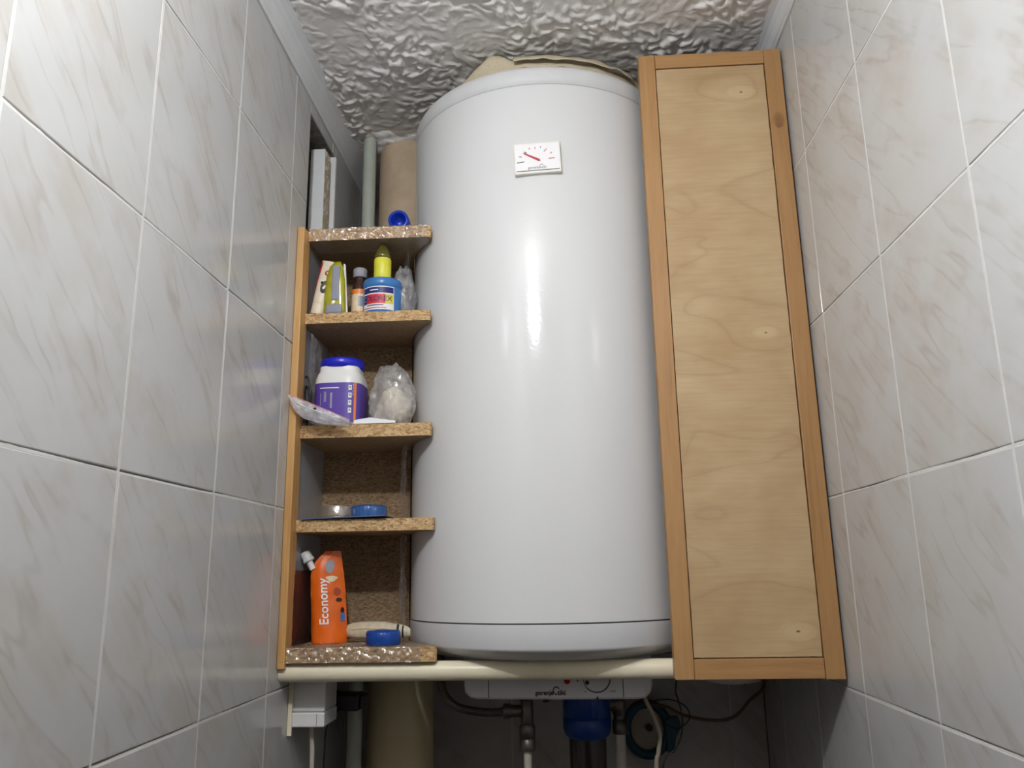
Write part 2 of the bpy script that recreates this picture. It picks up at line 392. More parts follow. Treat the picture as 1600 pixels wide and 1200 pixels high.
class Loft:
    """a body of superellipse sections: prof = [(z, rx, ry)], standing at (cx, cy, z0)."""
    def __init__(s, prof, c, n=2.0): s.p = prof; s.c = c; s.n = n
    def rad(s, z):
        p = s.p
        for a, b in zip(p, p[1:]):
            if z <= b[0]:
                t = 0 if b[0] == a[0] else (z - a[0]) / (b[0] - a[0]); return a[1] + (b[1] - a[1]) * t, a[2] + (b[2] - a[2]) * t
        return p[-1][1], p[-1][2]
    def pt(s, th, z, off=0.0, r=None):
        rx, ry = r or s.rad(z); c, d = math.cos(th), math.sin(th); e = 2.0 / s.n
        return (s.c[0] + (rx + off) * math.copysign(abs(c) ** e, c), s.c[1] + (ry + off) * math.copysign(abs(d) ** e, d), s.c[2] + z)
    def mesh(s, mb, seg=40):
        V = []; F = []; n = len(s.p)
        for (z, rx, ry) in s.p:
            V += [s.pt(2 * PI * k / seg, z, 0, (rx, ry)) for k in range(seg)]
        for i in range(n - 1):
            for k in range(seg):
                k2 = (k + 1) % seg; F.append((i * seg + k, i * seg + k2, (i + 1) * seg + k2, (i + 1) * seg + k))
        mb.add(V, F, True); mb.add(V[:seg], [list(range(seg))[::-1]]); mb.add(V[-seg:], [list(range(seg))]); return mb
    def patch(s, mb, t0, t1, z0, z1, off=0.0004, nu=16, nv=3):
        t0, t1 = math.radians(t0), math.radians(t1)
        return mb.grid(lambda u, v: s.pt(t0 + (t1 - t0) * u, z0 + (z1 - z0) * v, off), nu, nv)
    def text(s, mb, body, size, tc, zc, off=0.0008, rot=0.0, spacing=1.0):
        V, F = text_verts(body, size, spacing); R = 0.5 * sum(s.rad(zc)); out = []; c, d = math.cos(rot), math.sin(rot)
        for (x, y, _) in V:
            x, y = c * x - d * y, d * x + c * y
            out.append(s.pt(math.radians(tc) + x / R, zc + y, off))
        return mb.add(out, F)

# ------------------------------------------------------------------ room shell
XL, XR, YB, YF, ZF = -0.4021, 0.3717, 1.640, -0.55, -1.65
def zc(x): return 0.8375 + (x + 0.018) * 0.030
TW, TH = 0.2065, 0.25
NI = (1.197, 1.350, 0.348, 0.766)     # niche in the left wall: y0, y1, z0, z1
# walls (backing behind the tiles)
mb = MB()
bx = XL - 0.0028
mb.box(XL - 0.12, bx, YF, NI[0], ZF, 0.90); mb.box(XL - 0.12, bx, NI[1], YB, ZF, 0.90)
mb.box(XL - 0.12, bx, NI[0], NI[1], ZF, NI[2]); mb.box(XL - 0.12, bx, NI[0], NI[1], NI[3], 0.90); mb.box(XL - 0.12, XL - 0.10, NI[0], NI[1], NI[2], NI[3])
wall_left = struct(mb.build('wall_left', 'old_grout'))
wall_right = struct(MB().box(XR + 0.0028, XR + 0.12, YF, YB, ZF, 0.90).build('wall_right', 'old_grout'))
wall_back = struct(MB().box(XL - 0.12, XR + 0.12, YB + 0.0028, YB + 0.10, ZF, 0.90).build('wall_back', 'old_grout'))
struct(MB().box(XL - 0.12, XR + 0.12, YF - 0.10, YF, ZF, 0.90).build('wall_front', 'wall_paint'))
struct(MB().box(XL - 0.12, XR + 0.12, YF - 0.10, YB + 0.10, ZF - 0.05, ZF).build('floor', 'floor_tile'))

def tile_mesh(w, h, mat='tile'):
    key = '%s_%d_%d' % (mat, round(w * 1e4), round(h * 1e4))
    if key in bpy.data.meshes: return bpy.data.meshes[key]
    b = 0.0012; x, z = w / 2, h / 2
    V = []
    for (i, y) in ((b, 0.0), (b * 0.35, 0.0003), (0, 0.0012), (0, 0.006)):
        V += [(-x + i, y, -z + i), (x - i, y, -z + i), (x - i, y, z - i), (-x + i, y, z - i)]
    F = [(0, 1, 2, 3)]
    for r in range(3):
        for k in range(4):
            k2 = (k + 1) % 4; F.append((r * 4 + k, (r + 1) * 4 + k, (r + 1) * 4 + k2, r * 4 + k2))
    me = bpy.data.meshes.new(key); me.from_pydata(V, [], F); me.materials.append(M[mat])
    bm = bmesh.new(); bm.from_mesh(me); bmesh.ops.recalc_face_normals(bm, faces=bm.faces[:]); bm.to_mesh(me); bm.free()
    return me
rt = random.Random(11)
def lay_tile(wall, side, u0, u1, z0, z1):
    g = 0.0012
    # trim the tile by the joint
    me = tile_mesh(u1 - u0 - 2 * g, z1 - z0 - 2.4 * g, 'tile' if z1 > -0.42 else 'bounce_cut_tile')   # invented brown lower rows, unseen, added to cut light bouncing upward
    o = bpy.data.objects.new('tile', me); COL.objects.link(o); o.parent = wall
    uc, zz = (u0 + u1) / 2, (z0 + z1) / 2; j = rt.uniform(-0.0003, 0.0003)
    tilt = (rt.uniform(-0.002, 0.002), 0, rt.uniform(-0.002, 0.002))
    if side == 'L': o.location = (XL + j, uc, zz); o.rotation_euler = (tilt[0], 0, PI / 2 + tilt[2])
    elif side == 'R': o.location = (XR + j, uc, zz); o.rotation_euler = (tilt[0], 0, -PI / 2 + tilt[2])
    else: o.location = (uc, YB + j, zz); o.rotation_euler = tilt
def spans(start, step, lo, hi):
    a = start
    while a > lo: a -= step
    out = []
    while a < hi - 1e-6:
        s0, s1 = max(a, lo), min(a + step, hi)
        if s1 - s0 > 0.006: out.append((s0, s1))
        a += step
    return out
def strip_v(wall, side, u, z0, z1):
    mb = MB(); w = 0.0017
    if side == 'L': mb.box(XL - 0.004, XL - 0.0002, u - w, u + w, z0, z1)
    elif side == 'R': mb.box(XR + 0.0002, XR + 0.004, u - w, u + w, z0, z1)
    else: mb.box(u - w, u + w, YB + 0.0004, YB + 0.004, z0, z1)
    mb.build('grout_line', 'grout', wall)
def strip_h(wall, side, z, u0, u1, seed):
    """white grout in the lower part of the joint with a ragged upper edge, so that a dark crack opens along it"""
    n = int((u1 - u0) / 0.006) + 1; V = []; F = []
    for i in range(n + 1):
        u = u0 + (u1 - u0) * i / n
        cr_ = max(0.0, min(1.0, 0.5 + 1.3 * nz(u * 7.3, seed * 3.7, z * 5))) + 0.25 * nz(u * 90, seed, z)
        top = 0.0016 - 0.0019 * max(0, min(1, cr_))
        for (zz, d) in ((-0.0017, 0.0004), (top, 0.0005), (top, 0.004)):
            V.append((XL - d, u, z + zz) if side == 'L' else ((XR + d, u, z + zz) if side == 'R' else (u, YB + d, z + zz)))
    for i in range(n):
        for k in range(2): a = i * 3 + k; F.append((a, a + 1, a + 4, a + 3))
    mb = MB(); mb.add(V, F); mb.build('grout_line', 'grout', wall)
for side, wall, v4, z1 in (('L', wall_left, 1.1233, 0.5982), ('R', wall_right, 1.0918, 0.5969)):
    cols = spans(v4, TW, YF, YB); rows = spans(z1, TH, ZF, z1 + TH)
    for (u0, u1) in cols:
        for (a, b) in rows:
            if side == 'L' and u1 > NI[0] and u0 < NI[1] and b > NI[2] + 0.001 and a < NI[3]:
                if u0 < NI[0]: lay_tile(wall, side, u0, NI[0] + 0.0012, a, b)
                if u1 > NI[1]: lay_tile(wall, side, NI[1] - 0.0012, u1, a, b)
                if b > NI[3] and a < NI[3]:
                    lay_tile(wall, side, max(u0, NI[0]), min(u1, NI[1]), NI[3], b)
            else: lay_tile(wall, side, u0, u1, a, b)
    for (u0, u1) in cols[1:]:
        if side == 'L' and NI[0] < u0 < NI[1]: strip_v(wall, side, u0, ZF, NI[2]); continue
        strip_v(wall, side, u0, ZF, z1 + TH)
    for k, (a, b) in enumerate(rows[1:]):
        if side == 'L' and NI[2] + 0.01 < a < NI[3]:
            strip_h(wall, side, a, YF, NI[0], k + 1); strip_h(wall, side, a, NI[1], YB, k + 1)
        else: strip_h(wall, side, a, YF, YB, k + (1 if side == 'L' else 21))
for (u0, u1) in spans(XL + 0.09, TW, XL, XR):
    for (a, b) in spans(0.598, TH, ZF, 0.848): lay_tile(wall_back, 'B', u0, u1, a, b)
for (u0, u1) in spans(XL + 0.09, TW, XL, XR)[1:]: strip_v(wall_back, 'B', u0, ZF, 0.848)
for k, (a, b) in enumerate(spans(0.598, TH, ZF, 0.848)[1:]): strip_h(wall_back, 'B', a, XL, XR, 40 + k)
# white corner bead on the niche's far edge
MB().box(XL - 0.010, XL + 0.0016, NI[1] - 0.005, NI[1] + 0.004, NI[2], NI[3], 0.001).build('corner_bead', 'white_plastic', wall_left)

# ceiling of hand-combed relief plaster
def ceiling():
    st = 0.0015; Y0 = 0.72; x0, x1 = XL - 0.02, XR + 0.02
    nx = int((x1 - x0) / st); ny = int((YB + 0.02 - Y0) / st)
    rs = np.random.RandomState(5)
    def smooth(a, r):
        k = np.exp(-0.5 * (np.arange(-int(3 * r) - 1, int(3 * r) + 2) / r) ** 2); k /= k.sum(); p = len(k) // 2
        a = np.pad(a, p, mode='reflect')
        a = np.apply_along_axis(lambda m: np.convolve(m, k, 'valid'), 0, a); a = np.apply_along_axis(lambda m: np.convolve(m, k, 'valid'), 1, a)
        return (a - a.mean()) / a.std()
    base = smooth(rs.randn(ny, nx), 1.9)
    ang = smooth(rs.randn(ny, nx), 12) * 1.3 + 0.3
    # toward the far wall the strokes run across the room
    yy = np.linspace(0, 1, ny)[:, None]; ang = ang * (1 - 0.55 * np.clip((yy - 0.6) / 0.35, 0, 1))
    dx, dy = np.cos(ang), np.sin(ang)
    I, J = np.meshgrid(np.arange(ny, dtype=float), np.arange(nx, dtype=float), indexing='ij')
    acc = base.copy()
    for sgn in (1, -1):
        a, b = I.copy(), J.copy()
        for k in range(5):
            ii = np.clip(np.round(a).astype(int), 0, ny - 1); jj = np.clip(np.round(b).astype(int), 0, nx - 1)
            a = a + sgn * dy[ii, jj]; b = b + sgn * dx[ii, jj]
            ii = np.clip(np.round(a).astype(int), 0, ny - 1); jj = np.clip(np.round(b).astype(int), 0, nx - 1)
            acc += base[ii, jj] * (1 - k / 6.0)
    acc = smooth(acc, 0.7)
    mask = np.clip(0.75 + 0.45 * smooth(rs.randn(ny, nx), 18), 0.25, 1.2)
    ridge = 1 / (1 + np.exp(-3.4 * (acc - 0.35)))
    h = (ridge * 0.0038 + 0.0004 * acc + 0.0002 * base) * mask
    V = []; ys = Y0 + st * np.arange(ny); xs = x0 + st * np.arange(nx)
    X, Y = np.meshgrid(xs, ys); Z = 0.8375 + (X + 0.018) * 0.030 - h + 0.003
    verts = np.stack([X, Y, Z], -1).reshape(-1, 3)
    idx = np.arange(ny * nx).reshape(ny, nx)
    q = np.stack([idx[:-1, :-1], idx[1:, :-1], idx[1:, 1:], idx[:-1, 1:]], -1).reshape(-1, 4)
    # the near part of the ceiling, plain
    b = len(verts); ext = []
    for (x, y) in ((x0, YF - 0.05), (x1, YF - 0.05), (x1, Y0 + 0.002), (x0, Y0 + 0.002)): ext.append((x, y, zc(x)))
    for (x, y) in ((x0, YF - 0.05), (x1, YF - 0.05), (x1, YB + 0.05), (x0, YB + 0.05)): ext.append((x, y, 0.90))
    verts = np.vstack([verts, np.array(ext)])
    faces = q.tolist() + [[b, b + 3, b + 2, b + 1], [b + 4, b + 5, b + 6, b + 7]]
    me = bpy.data.meshes.new('ceiling'); me.from_pydata(verts.tolist(), [], faces); me.materials.append(M['plaster'])
    me.polygons.foreach_set('use_smooth', [True] * len(faces)); me.update()
    o = bpy.data.objects.new('ceiling', me); COL.objects.link(o); ORG['ceiling'] = (0, 0, 0); return struct(o)
CEIL = ceiling()
# cove trims
def cove(name, side):
    if side == 'L': x, z0, dx, zt = XL, 0.787, 0.0245, zc(XL + 0.02); sg = 1
    else: x, z0, dx, zt = XR, 0.8255, 0.0265, zc(XR - 0.02); sg = -1
    H = zt - z0 + 0.006
    pr = [(0, 0), (0.10, 0.0), (0.16, 0.05), (0.17, 0.16), (0.24, 0.20), (0.30, 0.30), (0.42, 0.52), (0.62, 0.74), (0.88, 0.86), (1.0, 0.90), (1.0, 1.1), (-0.1, 1.1)]
    poly = [(x + sg * a * dx, z0 + b * H) for a, b in pr]
    struct(MB().prism(poly, YF, YB, 'xz').build(name, 'trim_plastic'))
cove('trim_1', 'L'); cove('trim_2', 'R')

# ------------------------------------------------------------------ water heater
HX, HY, HR = -0.0182, 1.3439, 0.227
def heater():
    t = thing('water_heater', 'large white upright cylindrical water heater hung on the back wall', 'water heater', (HX, HY, -0.175))
    c = (HX, HY, 0); S = 160
    MB().lathe([(HR, -0.0635), (HR, 0.7455)], c, S).build('tank_jacket', 'enamel', t)
    # top cover with rounded shoulder
    pr = [(HR - 0.0009, 0.7452), (HR - 0.0009, 0.7462), (HR + 0.0003, 0.7467), (HR + 0.0003, 0.768)]
    for k in range(1, 9):
        a = k / 8 * PI / 2; pr.append((HR - 0.014 * (1 - math.cos(a)), 0.768 + 0.015 * math.sin(a)))
    pr += [(0.10, 0.786)]
    MB().lathe(pr, c, S).build('top_cover', 'cap_matte', t)
    MB().lathe([(HR + 0.0002, 0.7449), (HR + 0.0002, 0.7463)], c, S, capb=False, capt=False).build('seam', 'seam_light', t)
    # bottom cover: band, seam, lip and inward slope
    MB().lathe([(HR - 0.0025, -0.0660), (HR - 0.0025, -0.0630)], c, S).build('seam', 'seam_dark', t)
    MB().lathe([(HR + 0.0008, -0.0655), (HR + 0.0010, -0.068), (HR + 0.0004, -0.096), (HR - 0.0008, -0.0992), (HR - 0.0035, -0.1012), (HR - 0.010, -0.1045), (HR - 0.030, -0.1128), (HR - 0.036, -0.1142), (HR - 0.060, -0.1147), (0.05, -0.1148)][::-1], c, S).build('bottom_cover', 'cap_white', t)
    for z in (0.60, 0.10):
        MB().box(HX - 0.12, HX + 0.12, HY + HR - 0.055, YB + 0.002, z - 0.02, z + 0.02, 0.003).build('mounting_bracket', 'nickel', t)
    # control housing below the bottom cover, front at y=1.22
    y0 = 1.222
    poly = [(-0.150, -0.108), (-0.150, -0.158), (-0.147, -0.166), (-0.139, -0.1722), (-0.130, -0.1735), (0.103, -0.1752), (0.112, -0.1742), (0.120, -0.168), (0.1238, -0.160), (0.1238, -0.108)]
    def front(x): return y0 + 0.5 * (x + 0.013) ** 2
    mb = MB(); n = len(poly)
    # curved front: subdivide across
    xs = [-0.150, -0.147, -0.139, -0.130] + [-0.130 + 0.233 * k / 12 for k in range(1, 12)] + [0.103, 0.112, 0.120, 0.1238]
    lowz = [-0.158, -0.166, -0.1722, -0.1735] + [-0.1735 - 0.0017 * k / 12 for k in range(1, 12)] + [-0.1752, -0.1742, -0.168, -0.160]
    V = []
    for x, z in zip(xs, lowz):
        e = 0.012 if x in (-0.150, 0.1238) else (0.003 if x in (-0.147, 0.120) else 0)
        V += [(x, front(x) + e, -0.106), (x, front(x) + e, z + 0.003), (x, front(x) + 0.003 + e, z), (x, 1.40, z), (x, 1.40, -0.106)]
    F = []
    for i in range(len(xs) - 1):
        for k in range(5): F.append((i * 5 + k, i * 5 + (k + 1) % 5, (i + 1) * 5 + (k + 1) % 5, (i + 1) * 5 + k))
    F += [(0, 1, 2, 3, 4), tuple((len(xs) - 1) * 5 + k for k in (4, 3, 2, 1, 0))]
    mb.add(V, F)
    hs = mb.build('control_housing', 'cap_white', t)
    for x in (-0.1122, 0.0808):
        MB().box(x - 0.0006, x + 0.0006, front(x) - 0.0003, front(x) + 0.001, -0.172, -0.115).build('panel_joint', 'seam_dark', hs)
    def flat(V, F, cx, cz, mat, name, par, off=0.0005, label=None):
        m = MB(); m.add([(cx + x, front(cx + x) - off, cz + y) for (x, y, _) in V], F); return m.build(name, mat, par, label=label)
    V, F = text_verts('gorenje', 0.0088, 0.97, bold=0.00025); flat(V, F, -0.0318, -0.1650, 'black_print', 'lettering', hs)
    V, F = text_verts('tiki', 0.0098, 0.97, bold=0.00025); flat(V, F, -0.0072, -0.1648, 'black_print', 'lettering', hs)
    arc = [(-0.0146 + 0.0046 * math.cos(a), front(-0.012) - 0.0004, -0.1620 + 0.0050 * math.sin(a)) for a in np.linspace(math.radians(25), math.radians(285), 16)]
    MB().tube(arc, 0.0008, 6, smooth_path=False).build('emblem_arc', 'black_print', hs)
    MB().lathe([(0.0042, -0.0015), (0.0042, 0.003)], (0.001, front(0.0) - 0.001, -0.1490), 20, 'y').build('indicator_lamp', 'red_lamp', hs)
    kc = (0.0433, -0.1465)
    MB().lathe([(0.0165, -0.0015), (0.0175, 0.0035)], (kc[0], front(kc[0]) - 0.001, kc[1]), 40, 'y').build('knob', 'cap_white', hs)
    ring = [(kc[0] + 0.0192 * math.cos(a), front(kc[0]) - 0.0003, kc[1] + 0.0185 * math.sin(a)) for a in np.linspace(math.radians(170), math.radians(372), 30)]
    MB().tube(ring, 0.0008, 6, smooth_path=False).build('dial_ring', 'black_print', hs)
    MB().lathe([(0.0030, -0.0005), (0.0030, 0.002)], (0.0295, front(0.0295) - 0.002, -0.1515), 16, 'y').build('dial_dot', 'black_print', hs)
    MB().lathe([(0.0011, -0.0005), (0.0011, 0.002)], (0.0160, front(0.016) - 0.0005, -0.1490), 10, 'y').build('dial_dot', 'black_print', hs)
    m = MB(); m.prism([(0.0405, -0.1765), (0.0435, -0.1690), (0.0462, -0.1765)], front(0.043) - 0.0008, front(0.043) + 0.0004, 'xz'); m.build('pointer_mark', 'black_print', hs)
    for dx, dz in ((0.0265, -0.1640), (0.0640, -0.1640), (0.0662, -0.1635), (0.0690, -0.1640)):
        MB().box(dx - 0.0006, dx + 0.0006, front(dx) - 0.0005, front(dx) + 0.001, dz - 0.0008, dz + 0.0008).build('scale_mark', 'black_print', hs)
    # thermometer stuck on the jacket
    gx, gz, tl = -0.0200, 0.6155, math.radians(2.2); yf = 1.1166
    R = Matrix.Translation((gx, yf, gz)) @ Matrix.Rotation(-tl, 4, 'Y')
    def G(): m_ = MB(); m_.M = R; return m_
    g = G().box(-0.0355, 0.0355, -0.006, 0.006, -0.0255, 0.0255, 0.0012).build('thermometer', 'gauge_cream', t, label='small rectangular dial thermometer with red needle')
    G().box(-0.0330, 0.0330, -0.0064, -0.005, -0.0205, 0.0228).build('dial_face', 'gauge_face', g)
    G().box(-0.0330, 0.0330, -0.0068, -0.005, -0.0213, -0.0206).build('bezel_line', 'seam_dark', g)
    px = lambda a, b: ((a - 840) * 0.00098, -(b - 251) * 0.00104)
    a, b = px(819, 243), px(842.5, 255.5); d = Vector((b[0] - a[0], b[1] - a[1])).normalized(); nn = Vector((-d.y, d.x))
    poly = [(a[0] + nn.x * 0.0007, a[1] + nn.y * 0.0007), (b[0] + nn.x * 0.0017, b[1] + nn.y * 0.0017), (b[0] + d.x * 0.0022, b[1] + d.y * 0.0022), (b[0] - nn.x * 0.0017, b[1] - nn.y * 0.0017), (a[0] - nn.x * 0.0007, a[1] - nn.y * 0.0007)]
    m = G(); m.prism(poly, -0.0078, -0.0066, 'xz'); m.build('needle', 'needle_red', g)
    for (p, q, mat, w) in (((808, 257.5), (819, 256.5), 'tick_green', 0.0006), ((812, 247.5), (816, 248.5), 'grey_print', 0.0007), ((820, 240.5), (824, 243), 'tick_green', 0.0006), ((828, 235), (829, 237), 'grey_print', 0.0008),
                           ((837, 234), (837.5, 237), 'tick_pink', 0.0008), ((846, 233.5), (846, 236), 'grey_print', 0.0008), ((850.5, 242.5), (855, 238), 'tick_pink', 0.0007), ((860.5, 246), (863, 244), 'tick_pink', 0.0008), ((857, 254), (867, 253.5), 'tick_pink', 0.0007)):
        a, b = Vector(px(*p)), Vector(px(*q)); d = (b - a).normalized(); n2 = Vector((-d.y, d.x)) * w
        m = G(); m.prism([tuple(a + n2), tuple(b + n2), tuple(b - n2), tuple(a - n2)], -0.0070, -0.0060, 'xz'); m.build('tick', mat, g)
    V, F = text_verts('gorenje tiki', 0.0062, 1.0)
    m = G(); m.add([(x - 0.001, -0.0072, y - 0.0165) for (x, y, _) in V], F); m.build('lettering', 'grey_print', g)
    arc = [(0.0060 + 0.003 * math.cos(a), -0.0072, -0.0145 + 0.003 * math.sin(a)) for a in np.linspace(math.radians(30), math.radians(260), 10)]
    m = G(); m.tube(arc, 0.0003, 5, smooth_path=False); m.build('emblem_arc', 'grey_print', g)
heater()

# beige cloth wedged between the heater and the ceiling
def cloth():
    rim = [(-0.150, 0.790), (-0.130, 0.803), (-0.110, 0.816), (-0.094, 0.828), (-0.078, 0.823), (-0.058, 0.809), (-0.03, 0.808), (0.0, 0.809), (0.03, 0.807), (0.06, 0.808), (0.085, 0.811), (0.10, 0.806), (0.125, 0.809), (0.15, 0.808), (0.165, 0.806)]
    def top(x):
        for a, b in zip(rim, rim[1:]):
            if x <= b[0]: return a[1] + (b[1] - a[1]) * (x - a[0]) / (b[0] - a[0])
        return rim[-1][1]
    def fn(u, v):
        x = -0.150 + 0.315 * u
        dx = x - HX; yfr = HY - math.sqrt(max(0, (HR - 0.012) ** 2 - dx * dx))
        w = 0.004 * nz(x * 30, v * 3, 1.0)
        z = 0.7875 + (top(x) - 0.7875) * min(1, v * 1.6)
        y = yfr + 0.004 + 0.012 * v + w
        if v > 0.62: z -= 0.012 * (v - 0.62) / 0.38; y += 0.10 * (v - 0.62) / 0.38
        return (x, y, z + 0.0015 * nz(x * 60, v * 5, 4))
    mb = MB(); mb.grid(fn, 70, 10)
    # front flap lying over the rim
    def fl(u, v):
        x = -0.055 + 0.195 * u; dx = x - HX; rr = HR - 0.010 + 0.005 * v
        yfr = HY - math.sqrt(rr * rr - dx * dx)
        return (x, yfr + 0.010 * (1 - v) + 0.002 * nz(x * 50, 2, v), top(x) - (top(x) - 0.787) * v * (0.75 + 0.25 * nz(x * 40, 0, 3)) + 0.001)
    mb.grid(fl, 50, 4)
    o = mb.build('cloth', 'cloth'); tag(o, 'beige crumpled cloth stuffed on top of the water heater under the ceiling', 'cloth')
    md = o.modifiers.new('thickness', 'SOLIDIFY'); md.thickness = 0.0012
cloth()

# ------------------------------------------------------------------ framed panel right of the heater
def panel():
    t = thing('framed_panel', 'tall narrow plywood panel in a pine frame beside the water heater', 'panel', (0.256, 1.154, -0.140))
    x0, x1, zb, zt = 0.1452, 0.3680, -0.1400, 0.8050; yf, yb = 1.1450, 1.1660; w = 0.0253
    def part(mb, name, mat, c):
        o = mb.build(name, mat, t); o.data.transform(Matrix.Translation(Vector(ORG[t.name]) - Vector(c))); o.location = Vector(c) - Vector(ORG[t.name]); return o
    part(MB().box(x0, x0 + w, yf, yb, zb, zt, 0.0008), 'stile', 'pine', (x0 + w / 2, yf, 0.0))
    part(MB().box(x1 - w - 0.0005, x1, yf, yb, zb - 0.001, zt + 0.001, 0.0008), 'stile', 'pine_knot', (x1 - w / 2, yf, 0.0))
    part(MB().box(x0 + w + 0.0005, x1 - w - 0.0012, yf + 0.0004, yb, zb, zb + 0.0262, 0.0008), 'rail', 'pine_x', (0.256, yf, zb))
    part(MB().box(x0 + w + 0.0008, x1 - w - 0.0008, yf + 0.0004, yb, zt - 0.0235, zt, 0.0008), 'rail', 'pine_x', (0.256, yf, zt))
    # plywood infill with slightly ragged edges
    a0, a1, b0, b1 = x0 + w + 0.0014, x1 - w - 0.0022, zb + 0.0278, zt - 0.0250
    pts = []
    N = 60
    for i in range(N): u = i / N; pts.append((a0 + (a1 - a0) * u, b0 + 0.0005 * nz(u * 20, 1)))
    for i in range(N * 2): u = i / (N * 2); pts.append((a1 + 0.0008 * nz(u * 40, 2) + 0.0006 * nz(u * 9, 5), b0 + (b1 - b0) * u))
    for i in range(N): u = i / N; pts.append((a1 + (a0 - a1) * u, b1 + 0.0005 * nz(u * 20, 3)))
    for i in range(N * 2): u = i / (N * 2); pts.append((a0 + 0.0007 * nz(u * 40, 4), b1 + (b0 - b1) * u))
    mb = MB(); mb.prism(pts, yf + 0.0022, yf + 0.0105, 'xz'); part(mb, 'plywood_sheet', 'plywood', (0.256, yf, 0.0))
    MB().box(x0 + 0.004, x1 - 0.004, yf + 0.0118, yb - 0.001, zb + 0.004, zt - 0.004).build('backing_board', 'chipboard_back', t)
panel()

# ------------------------------------------------------------------ cream rail under everything
rail = MB().lathe([(0.0133, XL + 0.0004), (0.0133, XR - 0.0004)], (0, 1.1782, -0.1286), 40, 'x').build('support_rail', 'cream_pipe')
tag(rail, 'cream round pipe rail running wall to wall beneath shelves and heater', 'rail')

# ------------------------------------------------------------------ shelf unit
SY0, SY1 = 1.1800, 1.325            # shelf front and back
SHELF = [(0.5250, 0.5450), (0.3865, 0.4030), (0.2055, 0.2250), (0.0660, 0.0837), (-0.1150, -0.0950)]
FRONT = [SY0, SY0, SY0, SY0, 1.1610]; TIP = [-0.1940, -0.1935, -0.1905, -0.1860, -0.1785]
def shelf_poly(f, tx):
    pts = [(-0.3960, SY1), (-0.3960, 1.1875), (-0.3903, 1.1875), (-0.3903, f)]
    n = 14; r0 = math.hypot(tx - HX, f + 0.012 - HY)
    for k in range(7):                                          # rounded nose
        a = -PI / 2 + k / 6 * PI * 0.6; pts.append((tx - 0.006 + 0.006 * math.cos(a), f + 0.0065 + 0.0065 * math.sin(a)))
    for k in range(1, n + 1):
        y = f + 0.012 + (SY1 - f - 0.012) * k / n
        rr = r0 + (0.2285 - r0) * (k / n) ** 0.7
        pts.append((HX - math.sqrt(rr * rr - (HY - y) ** 2), y))
    return pts
unit = thing('shelf_unit', 'narrow home-made chipboard shelf unit with scalloped shelves left of the heater', 'shelf unit', (-0.30, 1.215, -0.1165))
mb = MB(); mb.box(-0.4016, -0.3905, 1.1570, 1.1874, -0.1148, 0.5400, 0.0012); mb.box(-0.4016, -0.3905, 1.1570, 1.1645, -0.1225, -0.1140, 0.0012); mb.build('front_post', 'pine_post', unit)
mb = MB(); mb.box(-0.4016, -0.3960, 1.1875, SY1 + 0.012, -0.1150, 0.5252); mb.build('side_board', 'side_sheet', unit)
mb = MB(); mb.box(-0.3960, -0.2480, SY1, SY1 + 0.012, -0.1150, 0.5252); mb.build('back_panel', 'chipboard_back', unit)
shelves = []
for i, (a, b) in enumerate(SHELF):
    mb = MB(); poly = shelf_poly(FRONT[i], TIP[i]); rr = random.Random(i)
    mb.prism(poly, a, b, 'xy'); mb.mi = [1, 1] + [0] * (len(mb.f) - 2); shelves.append(mb.build('shelf', ['chipboard', 'chipboard_face'], unit))
# cling film wrapped round the top and bottom shelf edges, and hanging down beside the heater
def wrap(i, x0, x1, seed, up, down):
    (z0, z1), f0 = SHELF[i], FRONT[i]
    path = [(f0 + up, z1 + 0.0012), (f0 + up * 0.5, z1 + 0.0015), (f0 + 0.004, z1 + 0.0014), (f0 - 0.0010, z1 + 0.0004), (f0 - 0.0014, (z0 + z1) / 2), (f0 - 0.0010, z0 - 0.0004), (f0 + 0.004, z0 - 0.0010), (f0 + down, z0 - 0.0012)]
    def fn(u, v):
        k = v * (len(path) - 1); j = min(int(k), len(path) - 2); f = k - j
        y = path[j][0] + (path[j + 1][0] - path[j][0]) * f; z = path[j][1] + (path[j + 1][1] - path[j][1]) * f; x = x0 + (x1 - x0) * u
        d = 0.0019 * nz(x * 170, v * 13, seed) + 0.0028 * abs(nz(x * 70, v * 7, seed + 3))
        return (x, y - d if 0.2 < v < 0.85 else y, z + (d if v < 0.3 else 0))
    mb = MB(); mb.grid(fn, 150, 36, smooth=False); mb.build('plastic_film', 'film', unit)
wrap(0, -0.389, -0.200, 1.0, 0.045, 0.050); wrap(4, -0.389, -0.200, 9.0, 0.060, 0.004)
def hang(z0, z1, seed, w0=0.012):
    def fn(u, v):
        z = z1 + (z0 - z1) * v; y = SY0 + 0.040 + 0.085 * u
        rr = 0.2355; x = HX - math.sqrt(rr * rr - (HY - y) ** 2) - 0.006
        return (x - 0.010 * (1 - u) + 0.006 * nz(z * 26, u * 3, seed) + 0.002 * nz(z * 120, u * 9, seed), y + 0.002 * nz(z * 40, u * 6, seed + 5), z)
    mb = MB(); mb.grid(fn, 14, 50, smooth=False); mb.build('plastic_film', 'film_milky', unit)
hang(0.0655, -0.094, 2.0); hang(0.2035, 0.085, 7.0); hang(0.5205, 0.400, 4.0)

